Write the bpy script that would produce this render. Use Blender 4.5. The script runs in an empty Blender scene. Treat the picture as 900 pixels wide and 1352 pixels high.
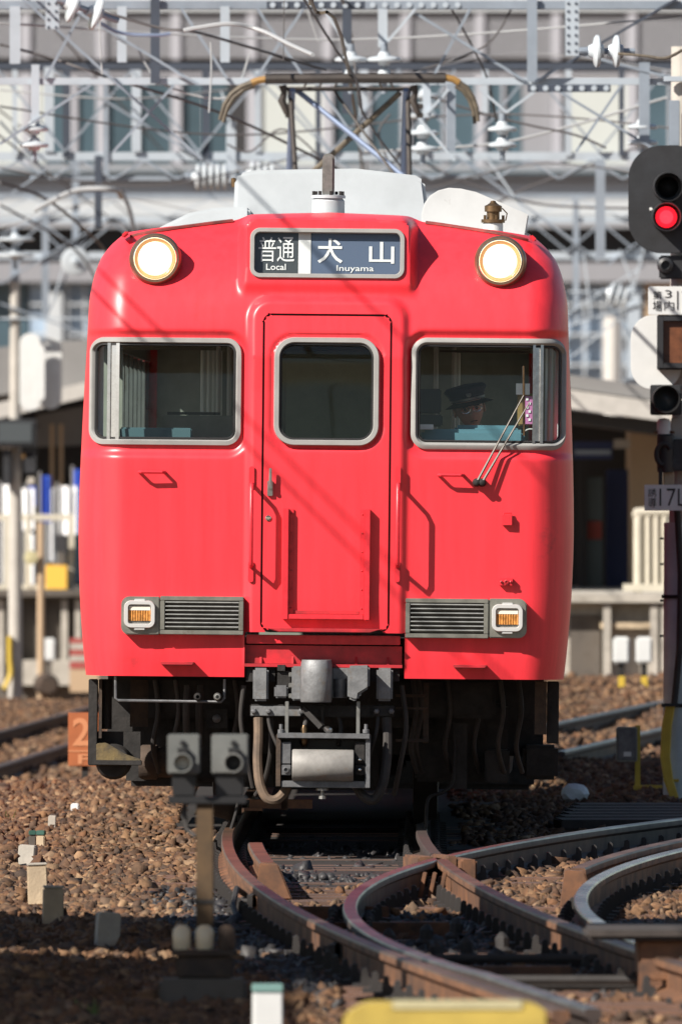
import bpy, bmesh, math, random
import numpy as np
from mathutils import Vector, Matrix

R = math.radians
random.seed(7)
rng = np.random.default_rng(11)
scene = bpy.context.scene
COL = scene.collection

# ---------------------------------------------------------------- camera
D = 100.0            # camera to train front, metres
F = 23900.0          # focal length in photo pixels (photo 900 x 1352)
H = 2.03             # camera height over the rail top
HOR = 612.0          # photo row of the horizon
cam_d = bpy.data.cameras.new('camera')
cam = bpy.data.objects.new('camera', cam_d)
COL.objects.link(cam)
cam.location = (0, -D, H)
cam.rotation_euler = (R(90) - math.atan((676 - HOR) / F), 0, 0)
cam_d.sensor_fit = 'HORIZONTAL'
cam_d.sensor_width = 24.0
cam_d.lens = 24.0 * F / 900.0
cam_d.clip_start = 1.0
cam_d.clip_end = 6000.0
cam_d.dof.use_dof = True
cam_d.dof.focus_distance = D + 0.1
cam_d.dof.aperture_fstop = cam_d.lens / 1000.0 / 0.072
cam_d.dof.aperture_blades = 9
scene.camera = cam

# ---------------------------------------------------------------- sky, sun, exposure
SUN = Vector((-1.2, -1.0, 1.2)).normalized()      # towards the sun
world = bpy.data.worlds.new('World')
scene.world = world
world.use_nodes = True
wn = world.node_tree
for n in list(wn.nodes):
    wn.nodes.remove(n)
sky = wn.nodes.new('ShaderNodeTexSky')
sky.sky_type = 'NISHITA'
sky.sun_disc = False
sky.dust_density = 0.6
sky.sun_elevation = math.asin(SUN.z)
sky.sun_rotation = math.atan2(SUN.x, SUN.y)
bg = wn.nodes.new('ShaderNodeBackground')
bg.inputs['Strength'].default_value = 0.05
wo = wn.nodes.new('ShaderNodeOutputWorld')
wn.links.new(sky.outputs[0], bg.inputs[0])
wn.links.new(bg.outputs[0], wo.inputs[0])
sun_d = bpy.data.lights.new('sun', 'SUN')
sun_d.energy = 5.0
sun_d.angle = R(0.55)
sun_d.color = (1.0, 0.93, 0.84)
sun = bpy.data.objects.new('sun', sun_d)
COL.objects.link(sun)
sun.rotation_euler = SUN.to_track_quat('Z', 'Y').to_euler()
sun.location = (-30, -40, 40)
vs = scene.view_settings
vs.view_transform = 'Standard'
vs.look = 'None'
vs.exposure = 0.82
vs.gamma = 1.0
vs.use_curve_mapping = False
scene.cycles.max_bounces = 6
scene.cycles.transparent_max_bounces = 12
scene.cycles.use_denoising = True

def P(px, py, d):
    """world point that stands at distance d in the direction of a photo pixel"""
    return Vector(((px - 450) * d / F, d - D, H - (py - HOR) * d / F))

def GD(py, z=-0.17):
    """distance at which ground of height z shows on photo row py"""
    return F * (H - z) / (py - HOR)

# ---------------------------------------------------------------- materials
MATS = {}
def mat(name, col, rough=0.6, metal=0.0, var=0.0, scale=8.0, bump=0.0, bscale=60.0, col2=None, dirt=None,
        coat=0.0, island=0.0, emit=None, estr=0.0, spec=0.5):
    m = bpy.data.materials.new(name)
    m.use_nodes = True
    nt = m.node_tree
    b = nt.nodes['Principled BSDF']
    b.inputs['Base Color'].default_value = (*col, 1)
    b.inputs['Roughness'].default_value = rough
    b.inputs['Metallic'].default_value = metal
    b.inputs['Coat Weight'].default_value = coat
    b.inputs['Specular IOR Level'].default_value = spec
    tc = nt.nodes.new('ShaderNodeTexCoord')
    src = None
    if var > 0 or col2:
        nz = nt.nodes.new('ShaderNodeTexNoise')
        nz.inputs['Scale'].default_value = scale
        nz.inputs['Detail'].default_value = 6
        nz.inputs['Roughness'].default_value = 0.62
        nt.links.new(tc.outputs['Object'], nz.inputs['Vector'])
        rp = nt.nodes.new('ShaderNodeValToRGB')
        rp.color_ramp.elements[0].position = 0.32
        rp.color_ramp.elements[1].position = 0.68
        c2 = col2 if col2 else tuple(c * (1 - var) for c in col)
        c1 = col if col2 else tuple(min(1, c * (1 + 0.5 * var)) for c in col)
        rp.color_ramp.elements[0].color = (*c2, 1)
        rp.color_ramp.elements[1].color = (*c1, 1)
        nt.links.new(nz.outputs['Fac'], rp.inputs['Fac'])
        src = rp.outputs['Color']
        rr_ = nt.nodes.new('ShaderNodeMapRange')
        rr_.inputs['To Min'].default_value = min(1, rough + 0.12)
        rr_.inputs['To Max'].default_value = max(0.03, rough - 0.1)
        nt.links.new(nz.outputs['Fac'], rr_.inputs['Value'])
        nt.links.new(rr_.outputs[0], b.inputs['Roughness'])
    if island > 0:
        ge = nt.nodes.new('ShaderNodeNewGeometry')
        rp2 = nt.nodes.new('ShaderNodeValToRGB')
        els = rp2.color_ramp.elements
        cols = STONES
        els[0].position = 0; els[0].color = (*cols[0], 1)
        els[1].position = 1; els[1].color = (*cols[-1], 1)
        for i, c in enumerate(cols[1:-1]):
            e = els.new((i + 1) / (len(cols) - 1)); e.color = (*c, 1)
        nt.links.new(ge.outputs['Random Per Island'], rp2.inputs['Fac'])
        if src:
            mx = nt.nodes.new('ShaderNodeMix'); mx.data_type = 'RGBA'; mx.blend_type = 'MULTIPLY'
            mx.inputs['Factor'].default_value = 1.0
            nt.links.new(rp2.outputs['Color'], mx.inputs[6]); nt.links.new(src, mx.inputs[7])
            src = mx.outputs[2]
        else:
            src = rp2.outputs['Color']
    if dirt:
        # dirt = (colour, noise scale, threshold): grime with a shape of its own
        nz2 = nt.nodes.new('ShaderNodeTexNoise')
        nz2.inputs['Scale'].default_value = dirt[1]; nz2.inputs['Detail'].default_value = 8
        nz2.inputs['Roughness'].default_value = 0.7
        nt.links.new(tc.outputs['Object'], nz2.inputs['Vector'])
        r3 = nt.nodes.new('ShaderNodeValToRGB')
        r3.color_ramp.elements[0].position = dirt[2]; r3.color_ramp.elements[0].color = (0, 0, 0, 1)
        r3.color_ramp.elements[1].position = min(1, dirt[2] + 0.14); r3.color_ramp.elements[1].color = (1, 1, 1, 1)
        nt.links.new(nz2.outputs['Fac'], r3.inputs['Fac'])
        mx = nt.nodes.new('ShaderNodeMix'); mx.data_type = 'RGBA'
        if src:
            nt.links.new(src, mx.inputs[6])
        else:
            mx.inputs[6].default_value = (*col, 1)
        mx.inputs[7].default_value = (*dirt[0], 1)
        nt.links.new(r3.outputs['Color'], mx.inputs[0])
        src = mx.outputs[2]
    if src:
        nt.links.new(src, b.inputs['Base Color'])
    if bump > 0:
        nb = nt.nodes.new('ShaderNodeTexNoise')
        nb.inputs['Scale'].default_value = bscale; nb.inputs['Detail'].default_value = 5
        nt.links.new(tc.outputs['Object'], nb.inputs['Vector'])
        bp = nt.nodes.new('ShaderNodeBump')
        bp.inputs['Strength'].default_value = bump; bp.inputs['Distance'].default_value = 0.01
        nt.links.new(nb.outputs['Fac'], bp.inputs['Height'])
        nt.links.new(bp.outputs[0], b.inputs['Normal'])
    if emit:
        b.inputs['Emission Color'].default_value = (*emit, 1)
        b.inputs['Emission Strength'].default_value = estr
    MATS[name] = m
    return m

STONES = [(0.09, 0.06, 0.045), (0.34, 0.19, 0.105), (0.16, 0.10, 0.07), (0.48, 0.33, 0.21), (0.23, 0.13, 0.075),
          (0.12, 0.095, 0.085), (0.40, 0.25, 0.14), (0.22, 0.17, 0.14), (0.62, 0.48, 0.34), (0.27, 0.15, 0.08), (0.16, 0.12, 0.10), (0.37, 0.21, 0.11)]

def glass(name, tint, rough=0.02, ior=1.45):
    m = bpy.data.materials.new(name)
    m.use_nodes = True
    nt = m.node_tree
    for n in list(nt.nodes):
        nt.nodes.remove(n)
    o = nt.nodes.new('ShaderNodeOutputMaterial')
    t = nt.nodes.new('ShaderNodeBsdfTransparent'); t.inputs[0].default_value = (*tint, 1)
    g = nt.nodes.new('ShaderNodeBsdfGlossy'); g.inputs['Roughness'].default_value = rough
    f = nt.nodes.new('ShaderNodeFresnel')
    ge = nt.nodes.new('ShaderNodeNewGeometry'); mr = nt.nodes.new('ShaderNodeMapRange')
    mr.inputs['To Min'].default_value = ior; mr.inputs['To Max'].default_value = 1 / ior   # same reflection from either side of a thin pane
    nt.links.new(ge.outputs['Backfacing'], mr.inputs['Value']); nt.links.new(mr.outputs[0], f.inputs[0])
    x = nt.nodes.new('ShaderNodeMixShader')
    nt.links.new(f.outputs[0], x.inputs[0]); nt.links.new(t.outputs[0], x.inputs[1])
    nt.links.new(g.outputs[0], x.inputs[2]); nt.links.new(x.outputs[0], o.inputs[0])
    MATS[name] = m
    return m

mat('red_paint', (0.82, 0.039, 0.055), 0.36, var=0.07, scale=2.2, coat=0.06, dirt=((0.50, 0.035, 0.045), 3.4, 0.60), bump=0.03, bscale=2.5)
mat('red_dirty', (0.56, 0.024, 0.036), 0.45, col2=(0.26, 0.02, 0.024), scale=7)
mat('red_part', (0.66, 0.028, 0.042), 0.34, var=0.18, scale=25)
mat('roof_rust', (0.30, 0.05, 0.045), 0.7, col2=(0.10, 0.035, 0.03), scale=9)
mat('rubber_grey', (0.28, 0.28, 0.27), 0.55, var=0.12, scale=10)
mat('rubber_black', (0.015, 0.015, 0.016), 0.6)
mat('steel', (0.55, 0.54, 0.52), 0.3, 1.0, var=0.25, scale=30)
mat('steel_dull', (0.28, 0.28, 0.265), 0.48, 0.75, var=0.35, scale=18)
mat('olive_steel', (0.27, 0.27, 0.235), 0.42, 0.6, var=0.3, scale=16, dirt=((0.14, 0.11, 0.08), 9, 0.6))
mat('chrome', (0.8, 0.78, 0.74), 0.14, 1.0)
mat('lamp_rim', (0.22, 0.14, 0.09), 0.32, 0.6, var=0.25, scale=20)
mat('lens_white', (0.95, 0.93, 0.85), 0.2, emit=(1.0, 0.9, 0.66), estr=3.2)
mat('lens_mid', (0.9, 0.8, 0.6), 0.2, emit=(1.0, 0.80, 0.50), estr=0.95)
mat('cab_lining', (0.085, 0.095, 0.09), 0.6, var=0.2)
mat('lens_warm', (0.55, 0.32, 0.14), 0.25, emit=(1.0, 0.5, 0.2), estr=0.38)
mat('lens_amber', (0.55, 0.24, 0.06), 0.18, var=0.5, scale=40)
mat('lens_clear', (0.75, 0.70, 0.60), 0.12)
mat('lens_red', (0.9, 0.02, 0.02), 0.2, emit=(1.0, 0.012, 0.025), estr=1.1)
mat('lens_red_core', (0.9, 0.1, 0.1), 0.2, emit=(1.0, 0.03, 0.05), estr=1.3)
mat('black', (0.012, 0.012, 0.013), 0.5)
mat('signal_black', (0.022, 0.023, 0.026), 0.5, var=0.4, scale=6, dirt=((0.06, 0.062, 0.07), 8, 0.6))
mat('grime', (0.017, 0.015, 0.014), 0.75, var=0.6, scale=9, bump=0.25, bscale=40)
mat('grime_brown', (0.075, 0.047, 0.03), 0.8, col2=(0.028, 0.021, 0.017), scale=8, bump=0.3, bscale=50)
mat('grime_olive', (0.17, 0.12, 0.045), 0.8, col2=(0.05, 0.042, 0.03), scale=14, bump=0.3)
mat('grey_metal', (0.15, 0.153, 0.16), 0.5, 0.35, var=0.4, scale=14, dirt=((0.10, 0.085, 0.07), 11, 0.58), bump=0.12)
mat('cast_grey', (0.19, 0.195, 0.20), 0.55, 0.3, var=0.35, scale=12, dirt=((0.16, 0.14, 0.12), 16, 0.55), bump=0.15)
mat('tank_grey', (0.26, 0.25, 0.235), 0.6, 0.1, var=0.3, scale=9, dirt=((0.22, 0.17, 0.13), 14, 0.57))
mat('hose', (0.17, 0.115, 0.075), 0.75, col2=(0.07, 0.052, 0.04), scale=9)
mat('hose_dark', (0.03, 0.026, 0.024), 0.7, var=0.3)
mat('fairing_white', (0.50, 0.51, 0.51), 0.5, var=0.1, scale=5, dirt=((0.3, 0.29, 0.27), 7, 0.64))
mat('pole_grey', (0.50, 0.56, 0.57), 0.6, var=0.2, scale=3)
mat('white_roof', (0.43, 0.46, 0.48), 0.5, var=0.10, scale=4, dirt=((0.33, 0.33, 0.31), 5, 0.62))
mat('bezel', (0.55, 0.55, 0.54), 0.35, 0.2)
mat('roof_grey', (0.40, 0.41, 0.42), 0.7, var=0.2)
mat('white_paint', (0.60, 0.61, 0.60), 0.45, var=0.08, scale=4)
mat('brass', (0.20, 0.13, 0.07), 0.4, 0.8, var=0.4, scale=30)
mat('sign_dark', (0.06, 0.07, 0.075), 0.35)
mat('sign_blue', (0.095, 0.13, 0.20), 0.4)
mat('sign_white', (0.78, 0.80, 0.80), 0.45)
mat('cab_wall', (0.26, 0.28, 0.24), 0.6, var=0.15)
mat('cab_dark', (0.03, 0.035, 0.035), 0.6)
mat('cab_teal', (0.085, 0.20, 0.25), 0.5, var=0.1)
mat('cab_post', (0.50, 0.52, 0.50), 0.4)
mat('cab_blind', (0.70, 0.80, 0.83), 0.5)
mat('skin', (0.50, 0.32, 0.24), 0.55)
mat('hair', (0.02, 0.017, 0.015), 0.6)
mat('uniform', (0.025, 0.03, 0.045), 0.8)
mat('card_purple', (0.45, 0.16, 0.35), 0.6)
mat('paper', (0.75, 0.77, 0.78), 0.7)
mat('leather', (0.22, 0.15, 0.05), 0.6)
mat('rail_rust', (0.19, 0.085, 0.038), 0.75, col2=(0.055, 0.030, 0.020), scale=3.5, bump=0.3)
mat('rail_top', (0.15, 0.085, 0.052), 0.45, 0.4, col2=(0.06, 0.038, 0.03), scale=1.2)
mat('rail_bright', (0.38, 0.36, 0.35), 0.26, 0.9, var=0.35, scale=1.5)
mat('rail_worn', (0.17, 0.155, 0.15), 0.34, 0.8, var=0.5, scale=1.5)
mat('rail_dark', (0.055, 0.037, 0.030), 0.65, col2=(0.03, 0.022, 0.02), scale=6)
mat('sleeper_wood', (0.17, 0.09, 0.06), 0.85, col2=(0.06, 0.04, 0.032), scale=5, bump=0.5, bscale=30)
mat('sleeper_dark', (0.045, 0.036, 0.032), 0.8, var=0.4)
mat('clip_dark', (0.03, 0.027, 0.026), 0.7, var=0.4)
mat('clip_rust', (0.19, 0.085, 0.04), 0.75, col2=(0.06, 0.035, 0.025), scale=10)
mat('ballast', (0.46, 0.375, 0.295), 0.9, var=0.6, scale=14, island=1, bump=0.3, bscale=80)
mat('ballast_oil_shade', (0.035, 0.033, 0.034), 0.55, var=0.5, scale=14, bump=0.3, bscale=80)
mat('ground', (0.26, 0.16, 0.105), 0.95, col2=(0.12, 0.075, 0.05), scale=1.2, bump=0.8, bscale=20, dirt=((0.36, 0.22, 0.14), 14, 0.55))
mat('shade_black', (0.018, 0.015, 0.013), 0.85, var=0.5, scale=6, bump=0.5, bscale=25)
mat('lamp_case', (0.12, 0.125, 0.12), 0.6, var=0.2)
mat('concrete', (0.40, 0.37, 0.32), 0.85, var=0.25, scale=5, bump=0.2, dirt=((0.20, 0.18, 0.15), 4, 0.6))
mat('concrete_dark', (0.11, 0.095, 0.08), 0.9, var=0.4, scale=3, dirt=((0.09, 0.075, 0.06), 3, 0.5))
mat('concrete_tan', (0.50, 0.40, 0.27), 0.85, col2=(0.33, 0.26, 0.18), scale=8, bump=0.3, dirt=((0.16, 0.12, 0.08), 14, 0.62))
mat('concrete_pole', (0.42, 0.395, 0.355), 0.8, var=0.15, scale=4)
mat('wood_post', (0.105, 0.062, 0.028), 0.85, col2=(0.05, 0.034, 0.02), scale=6)
mat('porcelain_cream', (0.66, 0.55, 0.38), 0.3)
mat('porcelain', (0.46, 0.50, 0.53), 0.25)
mat('galvanized', (0.26, 0.30, 0.35), 0.5, 0.3, var=0.2, scale=3)
mat('galvanized_light', (0.40, 0.45, 0.50), 0.5, 0.2, var=0.12, scale=3)
mat('galvanized_dark', (0.05, 0.062, 0.085), 0.55, 0.2, var=0.2, scale=3)
mat('wire', (0.085, 0.08, 0.082), 0.6)
mat('wire_light', (0.34, 0.35, 0.36), 0.5)
mat('wire_brown', (0.11, 0.088, 0.06), 0.6, var=0.5, scale=14)
mat('panto_brown', (0.04, 0.032, 0.027), 0.55, var=0.4)
mat('panto_ochre', (0.27, 0.15, 0.04), 0.6)
mat('panto_blue', (0.20, 0.25, 0.36), 0.45, 0.4)
mat('yellow', (0.52, 0.36, 0.04), 0.55, var=0.15, scale=6)
mat('cover_yellow', (0.40, 0.30, 0.06), 0.7, var=0.25, scale=5)
mat('cab_slate', (0.06, 0.12, 0.14), 0.5)
mat('yellow_pale', (0.42, 0.38, 0.22), 0.6, var=0.15)
mat('orange_sign', (0.33, 0.10, 0.032), 0.7, var=0.15)
mat('orange_print', (0.48, 0.20, 0.09), 0.7)
mat('led_brown', (0.13, 0.048, 0.022), 0.4, var=0.5, scale=14)
mat('green_paint', (0.03, 0.09, 0.07), 0.5)
mat('teal_paint', (0.16, 0.28, 0.26), 0.5)
mat('fence_cream', (0.50, 0.46, 0.37), 0.6, var=0.1)
mat('louver', (0.245, 0.25, 0.27), 0.6, var=0.08)
mat('mullion', (0.36, 0.365, 0.40), 0.6)
mat('cream_panel', (0.46, 0.49, 0.47), 0.6, var=0.06, scale=0.4)
mat('far_glass', (0.07, 0.115, 0.145), 0.3, var=0.35, scale=0.25, col2=(0.04, 0.066, 0.08))
mat('far_glass_blue', (0.30, 0.38, 0.48), 0.25, var=0.3, scale=0.4)
mat('band_white', (0.44, 0.47, 0.49), 0.6, var=0.06, scale=0.5)
mat('band_grey', (0.28, 0.29, 0.31), 0.6, var=0.12, scale=0.6)
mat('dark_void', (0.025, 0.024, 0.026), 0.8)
mat('canopy_grey', (0.20, 0.195, 0.19), 0.7, var=0.2, scale=0.7)
mat('canopy_pale', (0.42, 0.40, 0.37), 0.65, var=0.12)
mat('wall_tan', (0.42, 0.30, 0.19), 0.8, var=0.12, scale=1)
mat('navy', (0.02, 0.035, 0.12), 0.6)
mat('blue_cloth', (0.05, 0.12, 0.55), 0.7)
mat('white_cloth', (0.80, 0.80, 0.80), 0.8)
mat('amber_box', (0.72, 0.42, 0.06), 0.6)
mat('brick_red', (0.30, 0.06, 0.05), 0.7)
mat('grass', (0.10, 0.17, 0.035), 0.7)
def weather(name):
    # faint rain streaks and tiny chips, with a shape of their own
    m = MATS[name]; nt = m.node_tree; b = nt.nodes['Principled BSDF']
    old = b.inputs['Base Color'].links[0].from_socket
    tc = nt.nodes.new('ShaderNodeTexCoord')
    def layer(sc, noise, p0, p1, c0, c1, src):
        mp = nt.nodes.new('ShaderNodeMapping'); mp.inputs['Scale'].default_value = sc
        nz = nt.nodes.new('ShaderNodeTexNoise'); nz.inputs['Scale'].default_value = noise; nz.inputs['Detail'].default_value = 7; nz.inputs['Roughness'].default_value = 0.65
        rp = nt.nodes.new('ShaderNodeValToRGB'); e = rp.color_ramp.elements
        e[0].position = p0; e[0].color = (*c0, 1); e[1].position = p1; e[1].color = (*c1, 1)
        mx = nt.nodes.new('ShaderNodeMix'); mx.data_type = 'RGBA'; mx.blend_type = 'MULTIPLY'; mx.inputs[0].default_value = 1
        nt.links.new(tc.outputs['Object'], mp.inputs[0]); nt.links.new(mp.outputs[0], nz.inputs['Vector']); nt.links.new(nz.outputs['Fac'], rp.inputs[0])
        nt.links.new(src, mx.inputs[6]); nt.links.new(rp.outputs[0], mx.inputs[7]); return mx.outputs[2]
    s = layer((9, 9, 0.7), 1.6, 0.30, 0.62, (0.84, 0.80, 0.80), (1, 1, 1), old)
    s = layer((1, 1, 1), 42, 0.20, 0.31, (0.45, 0.40, 0.40), (1, 1, 1), s)
    nt.links.new(s, b.inputs['Base Color'])
weather('red_paint')
glass('cab_glass', (0.88, 0.93, 0.92))
glass('side_glass', (0.80, 0.86, 0.85))
mat('wiper_grey', (0.09, 0.08, 0.07), 0.45, 0.3)
glass('door_glass', (0.62, 0.70, 0.66))
glass('sign_glass', (0.90, 0.92, 0.92))

# ---------------------------------------------------------------- mesh helpers
class MB:
    def __init__(s):
        s.v = []; s.f = []; s.mi = []; s.m = 0
    def add(s, vs_, fs):
        o = len(s.v); s.v += [tuple(p) for p in vs_]
        for f in fs:
            s.f.append(tuple(i + o for i in f)); s.mi.append(s.m)
        return s
    def box(s, c, size, rot=None, taper=1.0):
        hx, hy, hz = [a / 2 for a in size]
        q = []
        for z, k in ((-hz, 1), (hz, taper)):
            q += [Vector((-hx * k, -hy * k, z)), Vector((hx * k, -hy * k, z)), Vector((hx * k, hy * k, z)), Vector((-hx * k, hy * k, z))]
        if rot is not None:
            q = [rot @ p for p in q]
        q = [p + Vector(c) for p in q]
        return s.add(q, [(3, 2, 1, 0), (4, 5, 6, 7), (0, 1, 5, 4), (1, 2, 6, 5), (2, 3, 7, 6), (3, 0, 4, 7)])
    def b2(s, x0, x1, y0, y1, z0, z1):
        return s.box(((x0 + x1) / 2, (y0 + y1) / 2, (z0 + z1) / 2), (abs(x1 - x0), abs(y1 - y0), abs(z1 - z0)))
    def bar(s, a, b, w, t):
        a = Vector(a); b = Vector(b); d = b - a
        rot = d.to_track_quat('Z', 'Y').to_matrix()
        return s.box((a + b) / 2, (w, t, d.length), rot)
    def cyl(s, a, b, r0, r1=None, n=16, caps=True):
        r1 = r0 if r1 is None else r1
        a = Vector(a); b = Vector(b)
        rot = (b - a).to_track_quat('Z', 'Y').to_matrix()
        q = []
        for c, r in ((a, r0), (b, r1)):
            for i in range(n):
                t = 2 * math.pi * i / n
                q.append(c + rot @ Vector((r * math.cos(t), r * math.sin(t), 0)))
        fs = [(i, (i + 1) % n, n + (i + 1) % n, n + i) for i in range(n)]
        if caps:
            fs += [tuple(range(n))[::-1], tuple(range(n, 2 * n))]
        return s.add(q, fs)
    def lathe(s, o, axis, prof, n=20, closed_ends=True):
        """prof: list of (radius, distance along axis)"""
        o = Vector(o); rot = Vector(axis).to_track_quat('Z', 'Y').to_matrix()
        q = []
        for r, h in prof:
            for i in range(n):
                t = 2 * math.pi * i / n
                q.append(o + rot @ Vector((r * math.cos(t), r * math.sin(t), h)))
        fs = []
        for k in range(len(prof) - 1):
            for i in range(n):
                j = (i + 1) % n
                fs.append((k * n + i, k * n + j, (k + 1) * n + j, (k + 1) * n + i))
        if closed_ends:
            if prof[0][0] > 1e-5: fs.append(tuple(range(n))[::-1])
            if prof[-1][0] > 1e-5: fs.append(tuple(range((len(prof) - 1) * n, len(prof) * n)))
        return s.add(q, fs)
    def tube(s, pts, r, n=8, closed=False, flat=None):
        """sweep; flat=(w,t) makes a rectangular strip with w across, t along y"""
        pts = [Vector(p) for p in pts]
        m = len(pts); q = []
        prev = None
        for i, p in enumerate(pts):
            a = pts[i - 1] if (i > 0 or closed) else p
            b = pts[(i + 1) % m] if (i < m - 1 or closed) else p
            t = (b - a).normalized()
            if prev is None:
                up = Vector((0, -1, 0)) if abs(t.y) < 0.9 else Vector((0, 0, 1))
            else:
                up = prev
            side = t.cross(up).normalized(); up = side.cross(t).normalized(); prev = up
            rr_ = r[i] if isinstance(r, (list, tuple)) else r
            if flat:
                w, th = flat
                ring = [p + side * (a_ * w / 2) + up * (b_ * th / 2) for a_, b_ in ((-1, -1), (1, -1), (1, 0.5), (0.72, 1), (-0.72, 1), (-1, 0.5))]
            else:
                ring = [p + side * (rr_ * math.cos(2 * math.pi * k / n)) + up * (rr_ * math.sin(2 * math.pi * k / n)) for k in range(n)]
            q += ring
        n = 6 if flat else n
        fs = []
        for i in range(m if closed else m - 1):
            i2 = (i + 1) % m
            for k in range(n):
                k2 = (k + 1) % n
                fs.append((i * n + k, i * n + k2, i2 * n + k2, i2 * n + k))
        if not closed:
            fs += [tuple(range(n))[::-1], tuple(range((m - 1) * n, m * n))]
        return s.add(q, fs)
    def prism(s, poly, y0, y1):
        """poly: list of (x, z); extruded from y0 to y1"""
        n = len(poly)
        q = [(x, y0, z) for x, z in poly] + [(x, y1, z) for x, z in poly]
        fs = [tuple(range(n)), tuple(range(n, 2 * n))[::-1]]
        fs += [(i, n + i, n + (i + 1) % n, (i + 1) % n) for i in range(n)]
        return s.add(q, fs)
    def build(s, name, m, parent=None, smooth=None, bevel=0.0, loc=None, fix=True, **kw):
        me = bpy.data.meshes.new(name)
        me.from_pydata(s.v, [], s.f)
        ms = m if isinstance(m, (list, tuple)) else [m]
        for a in ms:
            me.materials.append(MATS[a])
        if len(ms) > 1:
            me.polygons.foreach_set('material_index', s.mi)
        if fix or bevel:
            bm = bmesh.new(); bm.from_mesh(me)
            if bevel:
                es = [e for e in bm.edges if len(e.link_faces) == 2 and e.calc_face_angle(0) > 0.5]
                bmesh.ops.bevel(bm, geom=es, offset=bevel, segments=2, affect='EDGES', clamp_overlap=True)
            bmesh.ops.recalc_face_normals(bm, faces=bm.faces)
            bm.to_mesh(me); bm.free()
        if smooth is None: smooth = 35
        if smooth:
            me.polygons.foreach_set('use_smooth', [True] * len(me.polygons))
            me.set_sharp_from_angle(angle=R(smooth))
        return link(name, me, parent, loc, **kw)

def link(name, me, parent=None, loc=None, label=None, cat=None, group=None, kind=None):
    o = bpy.data.objects.new(name, me)
    COL.objects.link(o)
    if parent is not None: o.parent = parent
    if loc is not None: o.location = loc
    return tag(o, label, cat, group, kind)

def tag(o, label=None, cat=None, group=None, kind=None):
    if label: o['label'] = label
    if cat: o['category'] = cat
    if group: o['group'] = group
    if kind: o['kind'] = kind
    return o

def thing(name, label, cat, loc=(0, 0, 0), group=None):
    return link(name, None, None, loc, label, cat, group)

def text(body, box, y, m, parent, name='lettering', bold=0.0, to_xz=None):
    """flat lettering fitted into box (x0, x1, z0, z1) on the plane y, facing the camera"""
    c = bpy.data.curves.new('t', 'FONT'); c.body = body; c.offset = bold; c.resolution_u = 3
    o = bpy.data.objects.new('t', c); COL.objects.link(o)
    bpy.context.view_layer.update()
    me = bpy.data.meshes.new_from_object(o.evaluated_get(bpy.context.evaluated_depsgraph_get()))
    bpy.data.objects.remove(o)
    co = np.array([v.co[:] for v in me.vertices])
    lo = co.min(0); hi = co.max(0)
    x0, x1, z0, z1 = box
    nx = x0 + (co[:, 0] - lo[0]) / (hi[0] - lo[0]) * (x1 - x0)
    nz = z0 + (co[:, 1] - lo[1]) / (hi[1] - lo[1]) * (z1 - z0)
    for i, v in enumerate(me.vertices):
        v.co = (nx[i], y(nx[i], nz[i]) if callable(y) else y, nz[i])
    me.materials.clear(); me.materials.append(MATS[m])
    return link(name, me, parent)

def rrect(cx, cz, hw, hh, r, n=8):
    """outline of a rounded rectangle, counter-clockwise"""
    out = []
    for sx, sz, a0 in ((1, 1, 0), (-1, 1, 90), (-1, -1, 180), (1, -1, 270)):
        for i in range(n + 1):
            a = R(a0 + 90 * i / n)
            out.append((cx + sx * (hw - r) + r * math.cos(a), cz + sz * (hh - r) + r * math.sin(a)))
    return out

def sd_rr(x, z, q):
    cx, cz, hw, hh, r = q
    dx = np.abs(x - cx) - hw + r; dz = np.abs(z - cz) - hh + r
    return np.hypot(np.maximum(dx, 0), np.maximum(dz, 0)) + np.minimum(np.maximum(dx, dz), 0) - r

def sstep(t):
    t = np.clip(t, 0, 1); return t * t * (3 - 2 * t)

# ================================================================ THE TRAIN
X0 = -0.100; ROLL = R(0.55); YAW = 0.0052
def T(px, py, y=0.0):
    """train coordinates (x, z) of what the photo shows at a pixel, y metres behind the train's front"""
    d = D + y
    x = (px - 450) * d / F - X0 - YAW * y
    z = H - (py - HOR) * d / F
    c, s = math.cos(ROLL), math.sin(ROLL)
    return x * c - z * s, x * s + z * c
def TQ(px0, px1, py0, py1, r, y=0.0):
    cx, cz = T((px0 + px1) / 2, (py0 + py1) / 2, y)
    k = (D + y) / F
    return (cx, cz, (px1 - px0) / 2 * k, (py1 - py0) / 2 * k, r)
def grow(q, e, dr=None):
    return (q[0], q[1], q[2] + e, q[3] + e, max(0.004, q[4] + (e if dr is None else dr)))

train = thing('train_car', 'red commuter train car facing the camera with both headlights on', 'train', (X0, 0, 0))
train.rotation_euler = (0, ROLL, -YAW)

from bisect import bisect
def hermite(pts):
    xs = np.array([p[0] for p in pts]); ys = np.array([p[1] for p in pts])
    dl = np.diff(ys) / np.diff(xs)
    m = np.zeros(len(xs)); m[0] = dl[0]; m[-1] = dl[-1]
    for i in range(1, len(xs) - 1):
        m[i] = 0 if dl[i - 1] * dl[i] <= 0 else 2 * dl[i - 1] * dl[i] / (dl[i - 1] + dl[i])
    def f(v):
        v = np.clip(np.asarray(v, float), xs[0], xs[-1])
        i = np.clip(np.searchsorted(xs, v) - 1, 0, len(xs) - 2)
        h = xs[i + 1] - xs[i]; t = (v - xs[i]) / h
        return ((2 * t**3 - 3 * t**2 + 1) * ys[i] + (t**3 - 2 * t**2 + t) * h * m[i]
                + (-2 * t**3 + 3 * t**2) * ys[i + 1] + (t**3 - t**2) * h * m[i + 1])
    return f
prof_y = hermite([(0.80, 0.035), (1.0, 0.012), (1.3, 0.0), (2.0, 0.0), (2.2, 0.006), (2.72, 0.035), (2.88, 0.07),
                  (3.03, 0.14), (3.16, 0.245), (3.27, 0.38), (3.36, 0.54), (3.46, 0.72)])
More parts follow.
